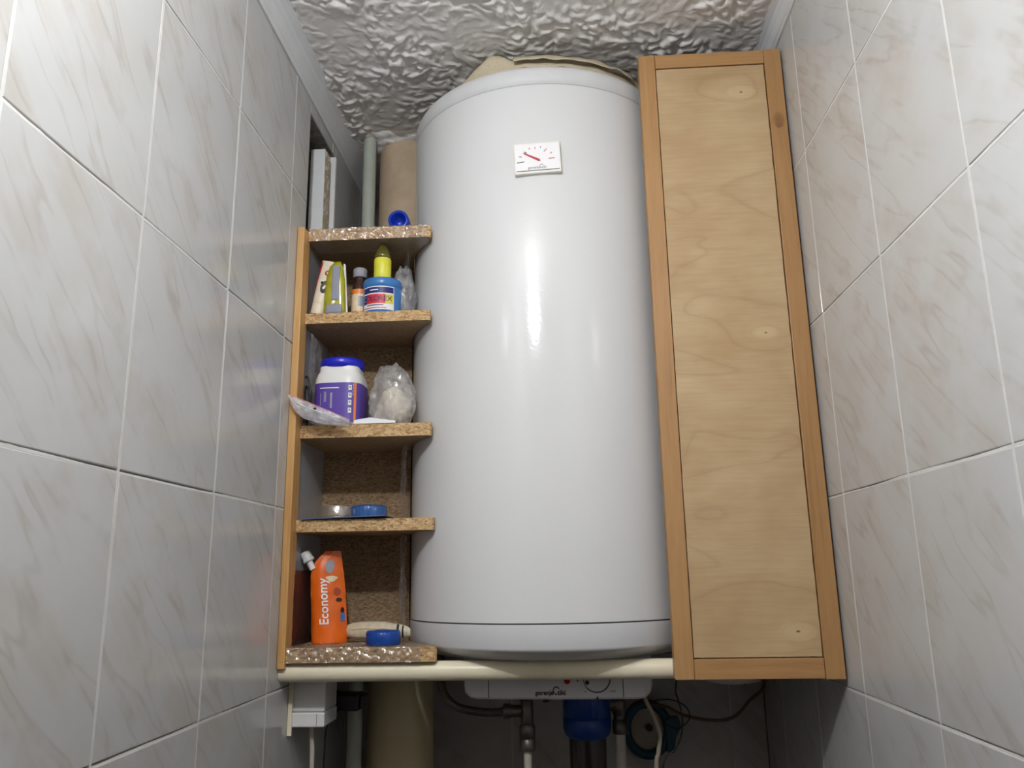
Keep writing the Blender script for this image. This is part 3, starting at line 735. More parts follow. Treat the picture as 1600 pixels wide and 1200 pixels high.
# ------------------------------------------------------------------ things on the shelves
# top shelf: blue cap lying on its side
def side_cap():
    t = thing('bottle_cap', 'bright blue hollow cap lying on its side on the topmost shelf', 'cap', (-0.2500, 1.198, SHELF[0][1] + 0.0025))
    c = (-0.2500, 1.198, SHELF[0][1] + 0.0193); rf = lambda a: 1 + 0.012 * math.sin(24 * a)
    MB().lathe([(0.0130, 0.0), (0.0166, 0.0), (0.0166, 0.022), (0.0130, 0.024), (0.002, 0.024)], c, 72, 'y', rfun=rf, capb=False).build('shell', 'blue_plastic', t)
    MB().lathe([(0.0130, 0.0), (0.0105, 0.004), (0.0085, 0.018), (0.001, 0.0185)], c, 40, 'y', capb=False).build('liner', 'blue_plastic', t)
side_cap()
Z2 = SHELF[1][1] + 0.0005
def tube_upright():
    t = thing('cream_tube', 'white tube with red edge and black picture leaning on the side board', 'tube', (-0.372, 1.205, Z2))
    lean = Matrix.Translation((-0.3775, 1.200, Z2 + 0.003)) @ Matrix.Rotation(math.radians(12), 4, 'Y')
    L = Loft([(0.018, 0.0125, 0.0125), (0.030, 0.0135, 0.0125), (0.06, 0.0140, 0.0095), (0.092, 0.0148, 0.0020)], (0, 0, 0))
    def B(): m = MB(); m.M = lean; return m
    b = L.mesh(B(), 28).build('tube_body', 'tube_cream', t)
    B().lathe([(0.0118, 0.0), (0.0122, 0.002), (0.0122, 0.018), (0.0115, 0.019)], (0, 0, 0), 28).build('screw_cap', 'tube_cream', t)
    L.patch(B(), -185, -140, 0.022, 0.088).build('red_stripe', 'red_print', b)
    def blob(th, z, w, h, mat):
        m = B(); m.add([L.pt(math.radians(th) + w * math.cos(a) / 0.012, z + h * math.sin(a), 0.0006) for a in [2 * PI * k / 16 for k in range(16)]], [list(range(16))]); m.build('print', mat, b)
    blob(-78, 0.045, 0.005, 0.011, 'black_print'); blob(-100, 0.052, 0.0018, 0.0022, 'black_print'); blob(-80, 0.070, 0.0045, 0.005, 'orange_dark'); blob(-80, 0.070, 0.0022, 0.0025, 'tube_cream')
tube_upright()
def blister_pack():
    t = thing('blister_pack', 'yellow plastic blister pack with grey insert standing on a shelf', 'pack', (-0.346, 1.205, Z2))
    out = [(-0.366, Z2), (-0.366, Z2 + 0.03), (-0.363, Z2 + 0.065), (-0.358, Z2 + 0.083), (-0.350, Z2 + 0.0905), (-0.341, Z2 + 0.0905), (-0.336, Z2 + 0.080), (-0.3325, Z2 + 0.055), (-0.3300, Z2)]
    c = (-0.347, Z2 + 0.04)
    bm = bmesh.new()
    rings = []
    for (s, y) in ((1.0, 1.200), (1.0, 1.193), (0.9, 1.188), (0.6, 1.1855)):
        rings.append([bm.verts.new((c[0] + (x - c[0]) * s, y, c[1] + (z - c[1]) * s if s < 1 else z)) for x, z in out])
    for r0, r1 in zip(rings, rings[1:]):
        for k in range(len(out)): bm.faces.new((r0[k], r0[(k + 1) % len(out)], r1[(k + 1) % len(out)], r1[k]))
    bm.faces.new(rings[-1]); bm.faces.new(rings[0][::-1])
    m = MB(); m.bm(bm, True); m.build('bubble', 'yellow_blister', t)
    MB().box(-0.3520, -0.3395, 1.1842, 1.190, Z2 + 0.022, Z2 + 0.080, 0.002).build('insert', 'grey_insert', t)
    MB().box(-0.3610, -0.3345, 1.1845, 1.196, Z2, Z2 + 0.0165, 0.003).build('base_insert', 'grey_insert', t)
    m = MB(); m.prism([(-0.3300, Z2), (-0.3275, Z2), (-0.3335, Z2 + 0.085), (-0.3365, Z2 + 0.087), (-0.3340, Z2 + 0.06)], 1.194, 1.197, 'xz'); m.build('backing_card', 'paper_white', t)
blister_pack()
def brown_bottle():
    c = (-0.3140, 1.214, Z2); t = thing('medicine_bottle', 'small brown glass bottle with white cap and orange-edged label', 'bottle', c)
    L = Loft([(0, 0.0115, 0.0115), (0.001, 0.0125, 0.0125), (0.052, 0.0125, 0.0125), (0.060, 0.0095, 0.0095), (0.064, 0.0085, 0.0085), (0.070, 0.0085, 0.0085)], c)
    b = L.mesh(MB(), 32).build('glass_body', 'brown_glass', t)
    MB().lathe([(0.0105, 0.068), (0.0112, 0.069), (0.0112, 0.0815), (0.0100, 0.0835)], c, 40, rfun=lambda a: 1 + 0.015 * math.sin(30 * a)).build('screw_cap', 'grey_print', t)
    L.patch(MB(), -200, 20, 0.006, 0.046, 0.0004, 30, 2).build('label', 'cream_label', b)
    L.patch(MB(), -200, 20, 0.038, 0.046, 0.0007, 30, 1).build('label_band', 'orange_label', b)
    L.patch(MB(), -200, 20, 0.004, 0.009, 0.0007, 30, 1).build('label_band', 'orange_label', b)
    L.patch(MB(), -85, -30, 0.017, 0.034, 0.0007, 10, 1).build('label_print', 'grey_insert', b)
brown_bottle()
def colour_jar():
    c = (-0.2765, 1.2130, Z2); t = thing('dye_jar', 'round blue jar labelled COLOREX on the second shelf', 'jar', c)
    L = Loft([(0, 0.0295, 0.0295), (0.002, 0.0305, 0.0305), (0.044, 0.0305, 0.0305), (0.046, 0.0298, 0.0298)], c)
    b = L.mesh(MB(), 56).build('jar_body', 'jar_blue', t)
    MB().lathe([(0.0305, 0.0445), (0.0312, 0.0455), (0.0312, 0.0560), (0.0300, 0.0580), (0.02, 0.0584)], c, 90, rfun=lambda a: 1 + 0.004 * math.sin(45 * a)).build('lid', 'jar_blue', t)
    L.patch(MB(), -144, -42, 0.004, 0.0425, 0.0004, 30, 2).build('label', 'white_print', b)
    L.patch(MB(), -142, -44, 0.0315, 0.0410, 0.0007, 30, 1).build('label_band', 'navy_print', b)
    n = 5; cols = ['navy_print', 'red_print', 'red_print', 'red_print', 'yellow_print']
    edge = [-142, -127, -108, -88, -69, -44]
    for k in range(5):
        L.patch(MB(), edge[k], edge[k + 1], 0.0140, 0.0295, 0.0007, 8, 1).build('label_colour', cols[k], b)
    word = 'COLOREX'; ths = [-134, -120.5, -108, -95, -82, -69.5, -56]
    for ch, th in zip(word, ths):
        L.text(MB(), ch, 0.0118, th, 0.0218, 0.0012).build('lettering', 'grey_print' if ch == 'C' else 'navy_print', b)
    L.patch(MB(), -116, -90, 0.0355, 0.0372, 0.0010, 8, 1).build('label_line', 'white_print', b)
    L.patch(MB(), -126, -74, 0.0105, 0.0120, 0.0007, 10, 1).build('label_line', 'navy_print', b)
    L.patch(MB(), -144, -66, 0.0062, 0.0076, 0.0007, 10, 1).build('label_line', 'red_print', b)
colour_jar()
def olive_bottle():
    c = (-0.2755, 1.2050, Z2 + 0.0588); t = thing('dropper_bottle', 'small yellow bottle with olive pointed cap standing on the blue jar', 'bottle', c)
    MB().lathe([(0.0132, 0.0), (0.0138, 0.001), (0.0138, 0.0345), (0.0130, 0.0365)], c, 40).build('bottle_body', 'yellow_label', t)
    MB().lathe([(0.0125, 0.0365), (0.0135, 0.0375), (0.0130, 0.0430), (0.0095, 0.0520), (0.0060, 0.0580), (0.0048, 0.0605)], c, 40).build('pointed_cap', 'olive_glass', t)
olive_bottle()
def crumple(name, label, cat, c, r, mat, seed, amp=0.28, seg=(44, 26), flat=None, freq=2.2):
    def fn(u, v):
        th = 2 * PI * u; ph = PI * v
        d = Vector((math.sin(ph) * math.cos(th), math.sin(ph) * math.sin(th), math.cos(ph)))
        f = 1 + amp * nz(d.x * freq + seed, d.y * freq, d.z * freq) + amp * 0.6 * abs(nz(d.x * freq * 2.6, d.y * freq * 2.6 + seed, d.z * freq * 2.6)) - amp * 0.3
        p = [c[0] + r[0] * d.x * f, c[1] + r[1] * d.y * f, c[2] + r[2] * d.z * f]
        if flat is not None: p[2] = max(p[2], flat)
        return tuple(p)
    mb = MB(); mb.grid(fn, *seg); o = mb.build(name, mat, origin=(c[0], c[1], flat if flat is not None else c[2] - r[2]))
    bm = bmesh.new(); bm.from_mesh(o.data); bmesh.ops.remove_doubles(bm, verts=bm.verts[:], dist=1e-5); bm.to_mesh(o.data); bm.free()
    return tag(o, label, cat)
crumple('plastic_bag', 'crumpled clear bag beside the blue jar on the second shelf', 'bag', (-0.2470, 1.2400, Z2 + 0.040), (0.020, 0.028, 0.052), 'bag_film', 3.3, 0.3, (60, 36), flat=Z2, freq=1.6)
Z3 = SHELF[2][1] + 0.0005
def white_jar():
    c = (-0.3395, 1.2185, Z3); t = thing('powder_jar', 'square white jar with blue lid and purple label on the middle shelf', 'jar', c)
    L = Loft([(0, 0.0345, 0.0335), (0.003, 0.0370, 0.0360), (0.062, 0.0375, 0.0365), (0.072, 0.0375, 0.0365), (0.082, 0.0345, 0.0340), (0.087, 0.0315, 0.0315), (0.094, 0.0315, 0.0315)], c, 3.6)
    b = L.mesh(MB(), 72).build('jar_body', 'white_plastic', t)
    MB().lathe([(0.0325, 0.0925), (0.0345, 0.0935), (0.0345, 0.1045), (0.0330, 0.1075), (0.031, 0.1085)], c, 96, rfun=lambda a: 1 + 0.004 * math.sin(60 * a)).build('lid', 'lid_blue', t)
    L.patch(MB(), -215, 35, 0.004, 0.0660, 0.0004, 60, 2).build('label', 'purple_label', b)
    L.patch(MB(), -54, -45, 0.004, 0.0660, 0.0008, 8, 1).build('label_stripe', 'orange_label', b)
    for k, z in enumerate((0.058, 0.046, 0.0345, 0.0225)):
        o = L.patch(MB(), -71, -62, z - 0.004, z + 0.0036, 0.0009, 4, 1).build('picture_box', 'white_print', b)
        L.patch(MB(), -69.5, -64.5, z - 0.0016, z + 0.0022, 0.0013, 3, 1).build('picture', 'grey_print', b)
    L.patch(MB(), -116, -88, 0.0570, 0.0583, 0.0009, 8, 1).build('label_line', 'white_print', b)
    for th, z0, z1 in ((-113, 0.030, 0.050), (-103, 0.036, 0.052), (-100, 0.036, 0.052), (-92, 0.026, 0.050)):
        L.patch(MB(), th - 1.0, th + 1.0, z0, z1, 0.0009, 2, 1).build('label_line', 'grey_print', b)
    for z in (0.060, 0.055, 0.050, 0.045): L.patch(MB(), -58, -56.6, z, z + 0.004, 0.0009, 2, 1).build('label_line', 'white_print', b)
white_jar()
m = MB(); m.tube([(-0.3855, 1.178, Z3 + 0.074), (-0.3815, 1.176, Z3 + 0.075), (-0.3770, 1.174, Z3 + 0.062), (-0.3758, 1.174, Z3 + 0.045), (-0.3790, 1.176, Z3 + 0.020), (-0.3850, 1.180, Z3 + 0.004), (-0.3870, 1.186, Z3 + 0.030), (-0.3860, 1.182, Z3 + 0.058), (-0.3810, 1.178, Z3 + 0.058), (-0.3775, 1.176, Z3 + 0.044), (-0.3790, 1.178, Z3 + 0.015), (-0.384, 1.19, Z3 + 0.0018)], 0.0017, 8)
tag(m.build('cable', 'cable_black'), 'thin black looped cable squeezed beside the purple-labelled jar', 'cable')
m = MB(); m.grid(lambda u, v: (-0.3885 + 0.006 * abs(nz(u * 4, v * 9, 2)) + 0.003 * v, 1.195 + 0.06 * u, Z3 + 0.150 * v), 12, 26)
o = m.build('plastic_sheet', 'zip_film'); tag(o, 'creased clear plastic sheet standing against the side board', 'plastic sheet')
crumple('plastic_bag', 'crumpled translucent bag of powder beside the purple-labelled jar', 'bag', (-0.2600, 1.2200, Z3 + 0.044), (0.0370, 0.034, 0.056), 'bag_film', 8.1, 0.26, (90, 50), flat=Z3, freq=1.25)
crumple('powder_lump', 'pale powder lump inside the translucent bag', 'powder', (-0.2570, 1.2220, Z3 + 0.032), (0.0250, 0.020, 0.034), 'tube_cream', 5.5, 0.18, (40, 24), flat=Z3 + 0.0004, freq=1.7)
# zip bag hanging over the shelf edge
def zip_bag():
    t = thing('zip_bag', 'flat clear zip bag with red strip hanging over the shelf edge', 'bag', (-0.352, 1.158, Z3))
    A, B = Vector((-0.3985, 1.1400, 0.2665)), Vector((-0.3075, 1.1500, 0.2275))
    low = [(0, (-0.3965, 1.143, 0.2560)), (0.15, (-0.3880, 1.145, 0.2400)), (0.3, (-0.3760, 1.148, 0.2300)), (0.5, (-0.3560, 1.151, 0.2235)), (0.75, (-0.3320, 1.154, 0.2195)), (1, (-0.3085, 1.156, 0.2170))]
    def lowp(u):
        for a, b in zip(low, low[1:]):
            if u <= b[0]: f = (u - a[0]) / (b[0] - a[0]); return Vector(a[1]).lerp(Vector(b[1]), f)
        return Vector(low[-1][1])
    def surf(u, v, s=0.0):
        p = A.lerp(B, u).lerp(lowp(u), v); bul = math.sin(PI * min(1, max(0, v))) * math.sin(PI * u) ** 0.5
        return p + Vector((0, -s * (0.0004 + 0.0035 * bul) + 0.0012 * nz(u * 9, v * 6, 3), 0))
    for s in (1, -1):
        m = MB(); m.grid(lambda u, v: tuple(surf(u, v, s)), 30, 14); m.build('bag_side', 'zip_film', t)
    m = MB(); m.grid(lambda u, v: tuple(surf(u, 0.03 + 0.035 * v, 1.0) + Vector((0, -0.0008, 0))), 30, 1); m.build('zip_strip', 'red_print', t)
    m = MB(); m.grid(lambda u, v: tuple(surf(u, 0.30 + 0.05 * v, 1.0) + Vector((0, -0.0008, 0))), 30, 1); m.build('fold_line', 'white_print', t)
    m = MB(); p = surf(0.46, 0.24, 1.2) + Vector((0, -0.0006, 0)); m.add([(p.x + 0.0024 * math.cos(a), p.y, p.z + 0.0018 * math.sin(a)) for a in [2 * PI * k / 14 for k in range(14)]], [list(range(14))]); m.build('hang_hole', 'black_print', t)
    m = MB(); m.grid(lambda u, v: (-0.372 + 0.060 * u, 1.165 + 0.030 * v, Z3 + 0.0015 + 0.002 * abs(nz(u * 5, v * 4))), 12, 6); m.build('bag_bottom', 'zip_film', t)
zip_bag()
m = MB(); m.grid(lambda u, v: (-0.3095 + 0.064 * u, 1.1810 + 0.0006 * u + 0.022 * v, Z3 + 0.0006 + (0.011 - 0.010 * abs(u - 0.35)) * math.sin(PI * min(1, v * 1.1)) ** 0.5 + 0.002 * abs(nz(u * 6, v * 4, 9)) * v), 26, 10)
tag(m.build('paper_packet', 'paper_white'), 'small white paper packet at the foot of the translucent bag', 'packet')
# fourth shelf: blister card
Z4 = SHELF[3][1] + 0.0004
def blister_card():
    t = thing('blister_card', 'blue blister card holding a clear and a blue round piece', 'pack', (-0.315, 1.195, Z4))
    m = MB(); m.M = Matrix.Translation((-0.317, 1.2100, Z4)) @ Matrix.Rotation(math.radians(-2), 4, 'Z') @ Matrix.Rotation(math.radians(-1.2), 4, 'Y')
    m.box(-0.0640, 0.0620, -0.0370, 0.034, 0.0014, 0.0026); m.build('card', 'blue_card', t)
    MB().lathe([(0.0225, 0.0), (0.0225, 0.0150), (0.0205, 0.0180)], (-0.3380, 1.211, Z4 + 0.0035), 60, rfun=lambda a: 1 + 0.012 * math.sin(30 * a)).build('clear_bubble', 'film', t)
    MB().lathe([(0.0262, 0.0), (0.0265, 0.0135), (0.0250, 0.0170), (0.020, 0.018)], (-0.2895, 1.213, Z4 + 0.0035), 72, rfun=lambda a: 1 + 0.01 * math.sin(26 * a)).build('blue_round', 'blister_blue', t)
    MB().lathe([(0.0215, 0.0), (0.0215, 0.003), (0.012, 0.003)], (-0.3380, 1.211, Z4 + 0.0035), 40).build('clear_base', 'film', t)
blister_card()
# bottom shelf
Z5 = SHELF[4][1] + 0.0016
def pouch():
    t = thing('sauce_pouch', 'orange stand-up pouch reading Economy with white spout', 'pouch', (-0.352, 1.205, Z5))
    rows = [(-0.0950 + 0.0, -0.3745, -0.3255), (-0.080, -0.3760, -0.3262), (-0.050, -0.3770, -0.3275), (-0.020, -0.3790, -0.3300), (0.005, -0.3800, -0.3330), (0.020, -0.3770, -0.3355), (0.030, -0.3700, -0.3370), (0.0385, -0.3610, -0.3380), (0.0400, -0.3600, -0.3382)]
    rows[0] = (Z5, -0.3745, -0.3255)
    def thick(z): k = (0.040 - z) / 0.135; return 0.0012 + 0.016 * max(0, min(1, k)) ** 0.8
    def surf(u, z, side, off=0.0):
        for a, b in zip(rows, rows[1:]):
            if z <= b[0] + 1e-9: f = max(0, (z - a[0]) / (b[0] - a[0])); x0 = a[1] + (b[1] - a[1]) * f; x1 = a[2] + (b[2] - a[2]) * f; break
        x = x0 + (x1 - x0) * u
        y = 1.236 + 0.30 * (x + 0.35) + side * (thick(z) * math.sin(PI * u) ** 0.6 + off) + 0.012 * (z + 0.03) + 0.0012 * nz(u * 5, z * 50, side)
        return (x, y, z)
    mb = MB()
    for sd in (-1, 1):
        mb.grid(lambda u, v: surf(u, Z5 + (0.040 - Z5) * v, sd), 18, 36)
    b = mb.build('pouch_body', 'orange_pouch', t)
    bm = bmesh.new(); bm.from_mesh(b.data); bmesh.ops.remove_doubles(bm, verts=bm.verts[:], dist=1e-4); bm.to_mesh(b.data); bm.free()
    # spout and ribbed cap at the cut corner
    Q = Matrix.Translation((-0.3800, 1.2290, 0.0180)) @ Matrix.Rotation(math.radians(-28), 4, 'Y')
    m = MB(); m.M = Q; m.lathe([(0.0050, -0.006), (0.0050, 0.012)], (0, 0, 0), 24); m.build('spout', 'white_plastic', t)
    m = MB(); m.M = Q; m.lathe([(0.0080, 0.0075), (0.0088, 0.008), (0.0088, 0.0115), (0.0080, 0.0120), (0.0080, 0.0125), (0.0078, 0.0220), (0.0066, 0.0235)], (0, 0, 0), 48, rfun=lambda a: 1 + 0.015 * math.sin(24 * a)); m.build('spout_cap', 'white_plastic', t)
    V, F = text_verts('Economy', 0.0180, 1.0, bold=0.0003)
    out = []
    for (x, y, _) in V:
        z = -0.0340 + x; xx = -0.3555 - y + (z + 0.034) * -0.04
        u = (xx + 0.376) / 0.048; out.append(surf(min(0.97, max(0.03, u)), z, -1, 0.0012))
    m = MB(); m.add(out, F); m.build('lettering', 'white_print', b)
    def blob(uc, zc_, w, h, mat, n=18, wob=0.0):
        m = MB(); m.add([surf(uc + w * math.cos(a) * (1 + wob * math.sin(3 * a)), zc_ + h * math.sin(a), -1, 0.0010) for a in [2 * PI * k / n for k in range(n)]], [list(range(n))]); m.build('print', mat, b)
    blob(0.60, 0.0170, 0.15, 0.0100, 'grey_print', 18, 0.1); blob(0.66, -0.0010, 0.16, 0.0045, 'cream_label', 18, 0.25); blob(0.80, -0.0200, 0.10, 0.0060, 'orange_dark'); blob(0.84, -0.0320, 0.08, 0.0030, 'maroon'); blob(0.92, -0.0470, 0.045, 0.0040, 'maroon')
    m = MB(); m.grid(lambda u, v: surf(0.87 + 0.10 * u, -0.0630 + 0.012 * v, -1, 0.001), 3, 3); m.build('print', 'jar_blue', b)
pouch()
m = MB()
def sach(u, v, sd):
    y = 1.183 + 0.105 * u; z = Z5 + 0.105 * v
    return (-0.3905 + sd * 0.0035 * (math.sin(PI * u) * math.sin(PI * v)) ** 0.5 + 0.0015 * nz(u * 7, v * 7, 4), y, z)
for sd in (1, -1): m.grid(lambda u, v: sach(u, v, sd), 16, 16)
tag(m.build('dark_sachet', 'maroon'), 'dark red flat sachet leaning on the side behind the orange pouch', 'sachet')
m = MB()
def pk(u, v):
    x = -0.3290 + 0.104 * u; a = 2 * PI * v; s = (math.sin(PI * min(1, max(0, u * 0.96 + 0.02))) ** 0.28)
    return (x, 1.2330 - 0.030 * (u - 0.5) + 0.010 * s * math.cos(a), Z5 + 0.0158 + (0.0155 - 0.004 * u) * s * math.sin(a) + 0.0012 * nz(u * 9, math.cos(a), math.sin(a)) + (1 - s) * -0.004 * u)
m.grid(pk, 34, 18); packet = thing('folded_packet', 'long cream packet with dark stripes lying on the bottom shelf', 'packet', (-0.277, 1.233, Z5))
m.build('packet_body', 'packet_cream', packet)
for (u0, u1, v0, v1, mt) in ((0.80, 0.835, 0.30, 0.85, 'black_print'), (0.88, 0.905, 0.30, 0.85, 'black_print'), (0.06, 0.5, 0.62, 0.66, 'grey_print'), (0.06, 0.4, 0.70, 0.74, 'grey_print'), (0.10, 0.7, 0.42, 0.46, 'cream_label')):
    m = MB(); m.grid(lambda u, v: tuple(Vector(pk(u0 + (u1 - u0) * u, v0 + (v1 - v0) * v)) + Vector((0, -0.0008, 0.0002))), 10, 6); m.build('print', mt, packet)
cap2 = thing('bottle_cap', 'dark blue ribbed cap standing before the cream packet on the bottom shelf', 'cap', (-0.2610, 1.1965, Z5))
MB().lathe([(0.0238, 0.0), (0.0245, 0.001), (0.0245, 0.0155), (0.0225, 0.0185), (0.018, 0.0190)], (-0.2610, 1.1965, Z5), 120, rfun=lambda a: 1 + 0.010 * math.sin(40 * a)).build('cap_shell', 'deep_blue_plastic', cap2)
MB().lathe([(0.0120, 0.0186), (0.0115, 0.0196), (0.006, 0.0197)], (-0.2610, 1.1965, Z5), 40).build('cap_boss', 'deep_blue_plastic', cap2)

# ------------------------------------------------------------------ pipes, niche board
tag(MB().lathe([(0.0122, ZF), (0.0122, 0.8400)], (-0.3500, 1.400, 0), 28).build('riser_pipe', 'grey_pipe'), 'thin grey-green pipe rising into the ceiling corner', 'pipe')
sp = thing('drain_pipe', 'thick beige drain pipe standing behind shelves and heater', 'pipe', (-0.2850, 1.458, ZF))
MB().lathe([(0.0560, ZF), (0.0560, 0.46)], (-0.2850, 1.458, 0), 48).build('lower_length', 'drain_cream', sp)
MB().lathe([(0.0560, 0.46), (0.0575, 0.47), (0.0565, 0.80), (0.0560, 0.8420)], (-0.2850, 1.458, 0), 48).build('upper_length', 'beige_pipe', sp)
pc = crumple('plaster_collar', 'x', 'x', (-0.2900, 1.462, 0.8330), (0.082, 0.080, 0.011), 'plaster', 6.1, 0.35, (60, 20), freq=3.5)
pc.parent = CEIL; del pc['category']; pc['label'] = 'rough crumbling plaster around the drain pipe'
nb = thing('niche_board', 'white boxed upright inside the wall niche with a peeling edge', 'board', (-0.413, 1.307, NI[2]))
MB().box(-0.4300, -0.4040, 1.2900, 1.3220, NI[2], 0.7520, 0.001).build('white_face', 'niche_board', nb)
m = MB(); m.grid(lambda u, v: (-0.40395 + 0.0006 * nz(u * 4, v * 30), 1.2915 + 0.030 * u, NI[2] + 0.002 + 0.402 * v), 4, 50); m.build('peeling_edge', 'peeling_edge', nb)

# ------------------------------------------------------------------ under the rail
wb = thing('junction_box', 'white plastic box on the left wall below the rail', 'box', (-0.375, 1.25, -0.209))
MB().box(-0.3985, -0.3500, 1.2220, 1.285, -0.1880, -0.1400, 0.002).build('box_body', 'white_plastic', wb)
MB().box(-0.3980, -0.3490, 1.2180, 1.285, -0.2085, -0.1885, 0.002).build('box_base', 'white_plastic', wb)
MB().box(-0.3605, -0.3600, 1.2176, 1.2190, -0.2070, -0.1900).build('box_joint', 'seam_dark', wb)
MB().box(-0.4015, -0.3955, 1.2140, 1.2170, -0.2190, -0.1445).build('side_plate', 'cream_pipe', wb)
MB().tube([(-0.3760, 1.245, -0.206), (-0.3745, 1.245, -0.225), (-0.3730, 1.246, -0.26), (-0.3735, 1.246, -0.40)], 0.0035).build('lead', 'cable_white', wb)
pl = thing('power_adapter', 'black plug-in adapter beside the white box below the rail', 'adapter', (-0.335, 1.32, -0.2))
MB().box(-0.3640, -0.3180, 1.2920, 1.330, -0.1990, -0.1740, 0.003).build('adapter_body', 'black_plastic', pl)
MB().box(-0.3180, -0.3100, 1.2980, 1.326, -0.1965, -0.1765, 0.002).build('adapter_cap', 'black_plastic', pl)
MB().lathe([(0.016, 0), (0.016, 0.012), (0.014, 0.0145)], (-0.3640, 1.311, -0.1865), 24, 'x').build('plug_face', 'black_plastic', pl)
MB().tube([(-0.3600, 1.292, -0.196), (-0.3640, 1.288, -0.215), (-0.3670, 1.288, -0.25), (-0.3690, 1.290, -0.40)], 0.0011, 6).build('lead', 'cable_black', pl)
sk = thing('wall_socket', 'white round socket under the black adapter', 'socket', (-0.378, 1.31, -0.19))
MB().lathe([(0.030, XL + 0.0005), (0.030, XL + 0.02), (0.026, XL + 0.0365)], (0, 1.3110, -0.1880), 32, 'x').build('socket_body', 'white_plastic', sk)

# inlet tee with braided hose
te = thing('inlet_tee', 'nickel tee valve under the heater with a braided hose', 'valve', (-0.061, 1.3, -0.26))
c = (-0.0610, 1.300, 0)
MB().lathe([(0.0085, -0.2200), (0.0095, -0.2190), (0.0095, -0.1870), (0.0085, -0.1860), (0.0120, -0.1855), (0.0120, -0.1740)], c, 24).build('tee_body', 'nickel', te)
MB().lathe([(0.0110, -0.2560), (0.0118, -0.2540), (0.0118, -0.2410), (0.0105, -0.2400), (0.0105, -0.2390), (0.0120, -0.2380), (0.0120, -0.2235), (0.0095, -0.2195)], c, 6 * 4, rfun=lambda a: 1 + 0.04 * abs(math.sin(3 * a))).build('union_nut', 'nickel', te)
MB().lathe([(0.0060, -0.90), (0.0060, -0.2550)], c, 20).build('plastic_pipe', 'cable_white', te)
MB().lathe([(0.0075, -0.098), (0.0110, -0.096), (0.0110, -0.086), (0.0090, -0.085), (0.0090, -0.0690)], (0, 1.300, -0.2010), 24, 'x').build('hose_nut', 'nickel', te)
MB().tube([(-0.1930, 1.300, -0.112), (-0.1930, 1.300, -0.150), (-0.1870, 1.300, -0.176), (-0.1680, 1.300, -0.1940), (-0.1400, 1.300, -0.2010), (-0.1120, 1.300, -0.2030), (-0.0900, 1.300, -0.2010)], 0.0062, 14).build('hose', 'steel_braid', te)
MB().lathe([(0.0045, -0.187), (0.0052, -0.185), (0.0052, -0.1740)], (-0.0315, 1.290, 0), 14).build('drain_spigot', 'black_plastic', te)
# blue filter
fl = thing('water_filter', 'blue cartridge filter with a dark bowl below the heater', 'water filter', (0.031, 1.385, -0.45))
c = (0.0310, 1.385, 0)
MB().lathe([(0.0310, -0.2535), (0.0355, -0.2490), (0.0385, -0.2400), (0.0385, -0.2240), (0.0370, -0.2220)], c, 48).build('lock_ring', 'filter_blue', fl)
MB().lathe([(0.0365, -0.2225), (0.0380, -0.2215), (0.0380, -0.1850), (0.0340, -0.1780), (0.02, -0.1760)], c, 96, rfun=lambda a: 1 - 0.03 * (0.5 + 0.5 * math.sin(24 * a)) * (1 if abs(math.cos(a)) < 0.6 else 0)).build('filter_head', 'filter_blue', fl)
MB().lathe([(0.020, -0.470), (0.0275, -0.460), (0.0298, -0.2535)], c, 40).build('bowl', 'filter_bowl', fl)
MB().lathe([(0.011, 0.066), (0.011, 0.040)], (0, 1.385, -0.205), 20, 'x').build('outlet_port', 'filter_blue', fl)
rp = thing('outlet_fitting', 'grey elbow fitting with white pipe right of the blue filter', 'fitting', (0.083, 1.38, -0.25))
c = (0.0830, 1.385, 0)
MB().lathe([(0.0105, -0.2490), (0.0115, -0.2480), (0.0115, -0.2290), (0.0095, -0.2280), (0.0095, -0.2190), (0.0110, -0.2180), (0.0110, -0.2020), (0.0085, -0.1960), (0.003, -0.1945)], c, 24).build('elbow', 'nickel', rp)
MB().lathe([(0.010, 0.066), (0.010, 0.083)], (0, 1.385, -0.205), 20, 'x').build('elbow_arm', 'nickel', rp)
MB().lathe([(0.0085, -0.90), (0.0085, -0.2480)], c, 20).build('plastic_pipe', 'cable_white', rp)
# teal reel on the back wall
rl = thing('hose_reel', 'teal rimmed reel with pale disc hanging on the back wall', 'reel', (0.145, 1.6, -0.30))
cx_, cz_ = 0.1460, -0.2800
m = MB(); ring = [(cx_ + 0.038 * math.cos(a), 1.600, cz_ + 0.044 * math.sin(a)) for a in np.linspace(0, 2 * PI, 40)]; m.tube(ring, 0.0085, 10, smooth_path=False); m.build('rim', 'teal', rl)
MB().lathe([(0.036, 1.606), (0.036, 1.6385)], (cx_, 0, cz_), 40, 'y').build('disc', 'reel_disc', rl)
MB().lathe([(0.006, 1.596), (0.006, 1.607)], (cx_ + 0.004, 0, cz_ + 0.002), 20, 'y').build('hub', 'black_plastic', rl)
m = MB(); m.prism([(0.178, -0.262), (0.203, -0.258), (0.206, -0.275), (0.196, -0.292), (0.191, -0.318), (0.180, -0.318)], 1.585, 1.612, 'xz'); m.build('bracket', 'teal', rl)
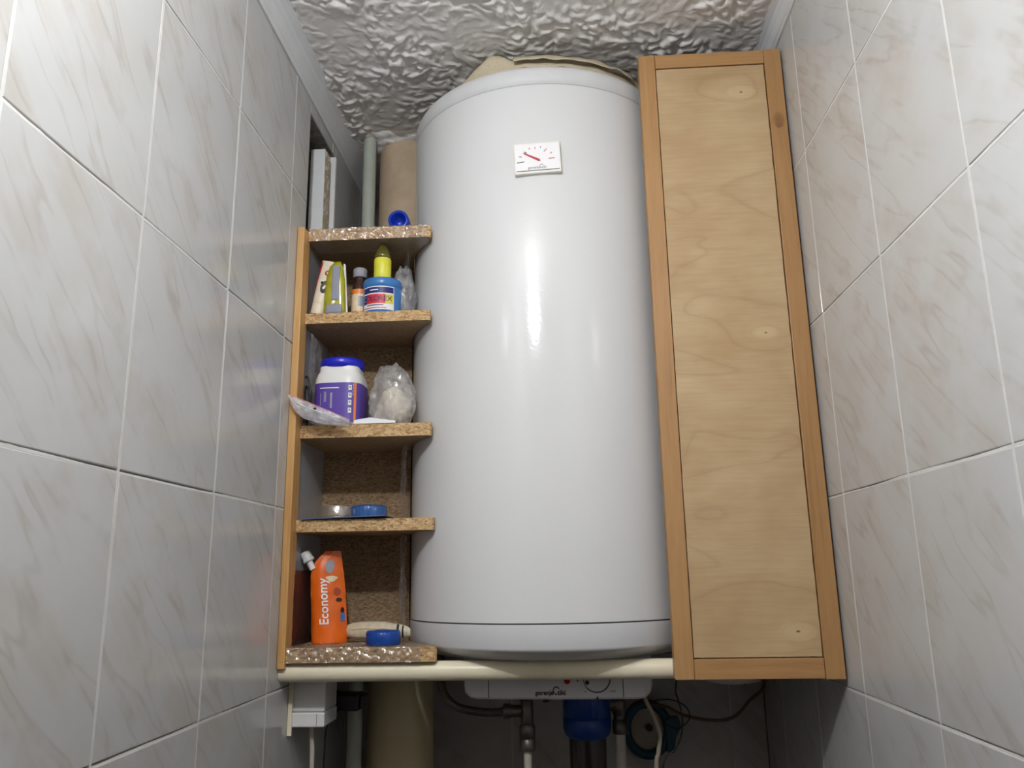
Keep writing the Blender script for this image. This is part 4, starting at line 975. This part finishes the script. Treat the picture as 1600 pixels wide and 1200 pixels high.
# cables
def cable(label, mat, pts, r):
    m = MB(); m.tube(pts, r, 8); tag(m.build('cable', mat), label, 'cable')
cable('pale power cable dropping from the heater control housing', 'cable_cream', [(0.1120, 1.300, -0.160), (0.1180, 1.300, -0.186), (0.1280, 1.300, -0.206), (0.1350, 1.300, -0.226), (0.1370, 1.300, -0.240), (0.1330, 1.300, -0.262), (0.1290, 1.300, -0.300), (0.130, 1.30, -0.55)], 0.0034)
cable('thin black cable hanging below the edge of the pine framed panel', 'cable_black', [(0.1680, 1.300, -0.110), (0.1660, 1.300, -0.159), (0.1640, 1.300, -0.175), (0.1690, 1.300, -0.195), (0.1716, 1.300, -0.215), (0.1680, 1.300, -0.238), (0.1580, 1.300, -0.256), (0.1380, 1.300, -0.282), (0.125, 1.30, -0.40)], 0.0014)
cable('brown wire sagging along the back wall below the framed panel', 'cable_brown', [(0.1450, 1.560, -0.230), (0.1800, 1.555, -0.236), (0.2050, 1.550, -0.248), (0.2450, 1.550, -0.2565), (0.2780, 1.550, -0.2570), (0.3020, 1.550, -0.2480), (0.3250, 1.550, -0.225), (0.3500, 1.550, -0.2040), (0.360, 1.55, -0.17)], 0.0030)
cable('thin dark wire looping behind the black cable', 'cable_black', [(0.1450, 1.530, -0.222), (0.1800, 1.520, -0.218), (0.2060, 1.515, -0.228), (0.2120, 1.510, -0.245), (0.2000, 1.505, -0.258), (0.1850, 1.500, -0.262), (0.170, 1.50, -0.255)], 0.0010)
dm = thing('white_bowl', 'white rounded cover peeping out below the framed panel', 'cover', (0.275, 1.44, -0.18))
MB().lathe([(0.030, -0.1800), (0.046, -0.1765), (0.050, -0.168), (0.050, -0.12)], (0.2760, 1.440, 0), 40).build('cover_shell', 'white_plastic', dm)
MB().box(0.262, 0.290, 1.485, YB + 0.002, -0.160, -0.135, 0.002).build('wall_bracket', 'white_plastic', dm)
MB().box(0.3270, 0.3320, 1.60, YB + 0.002, -0.205, -0.195, 0.001).build('wall_hook', 'black_plastic', dm)
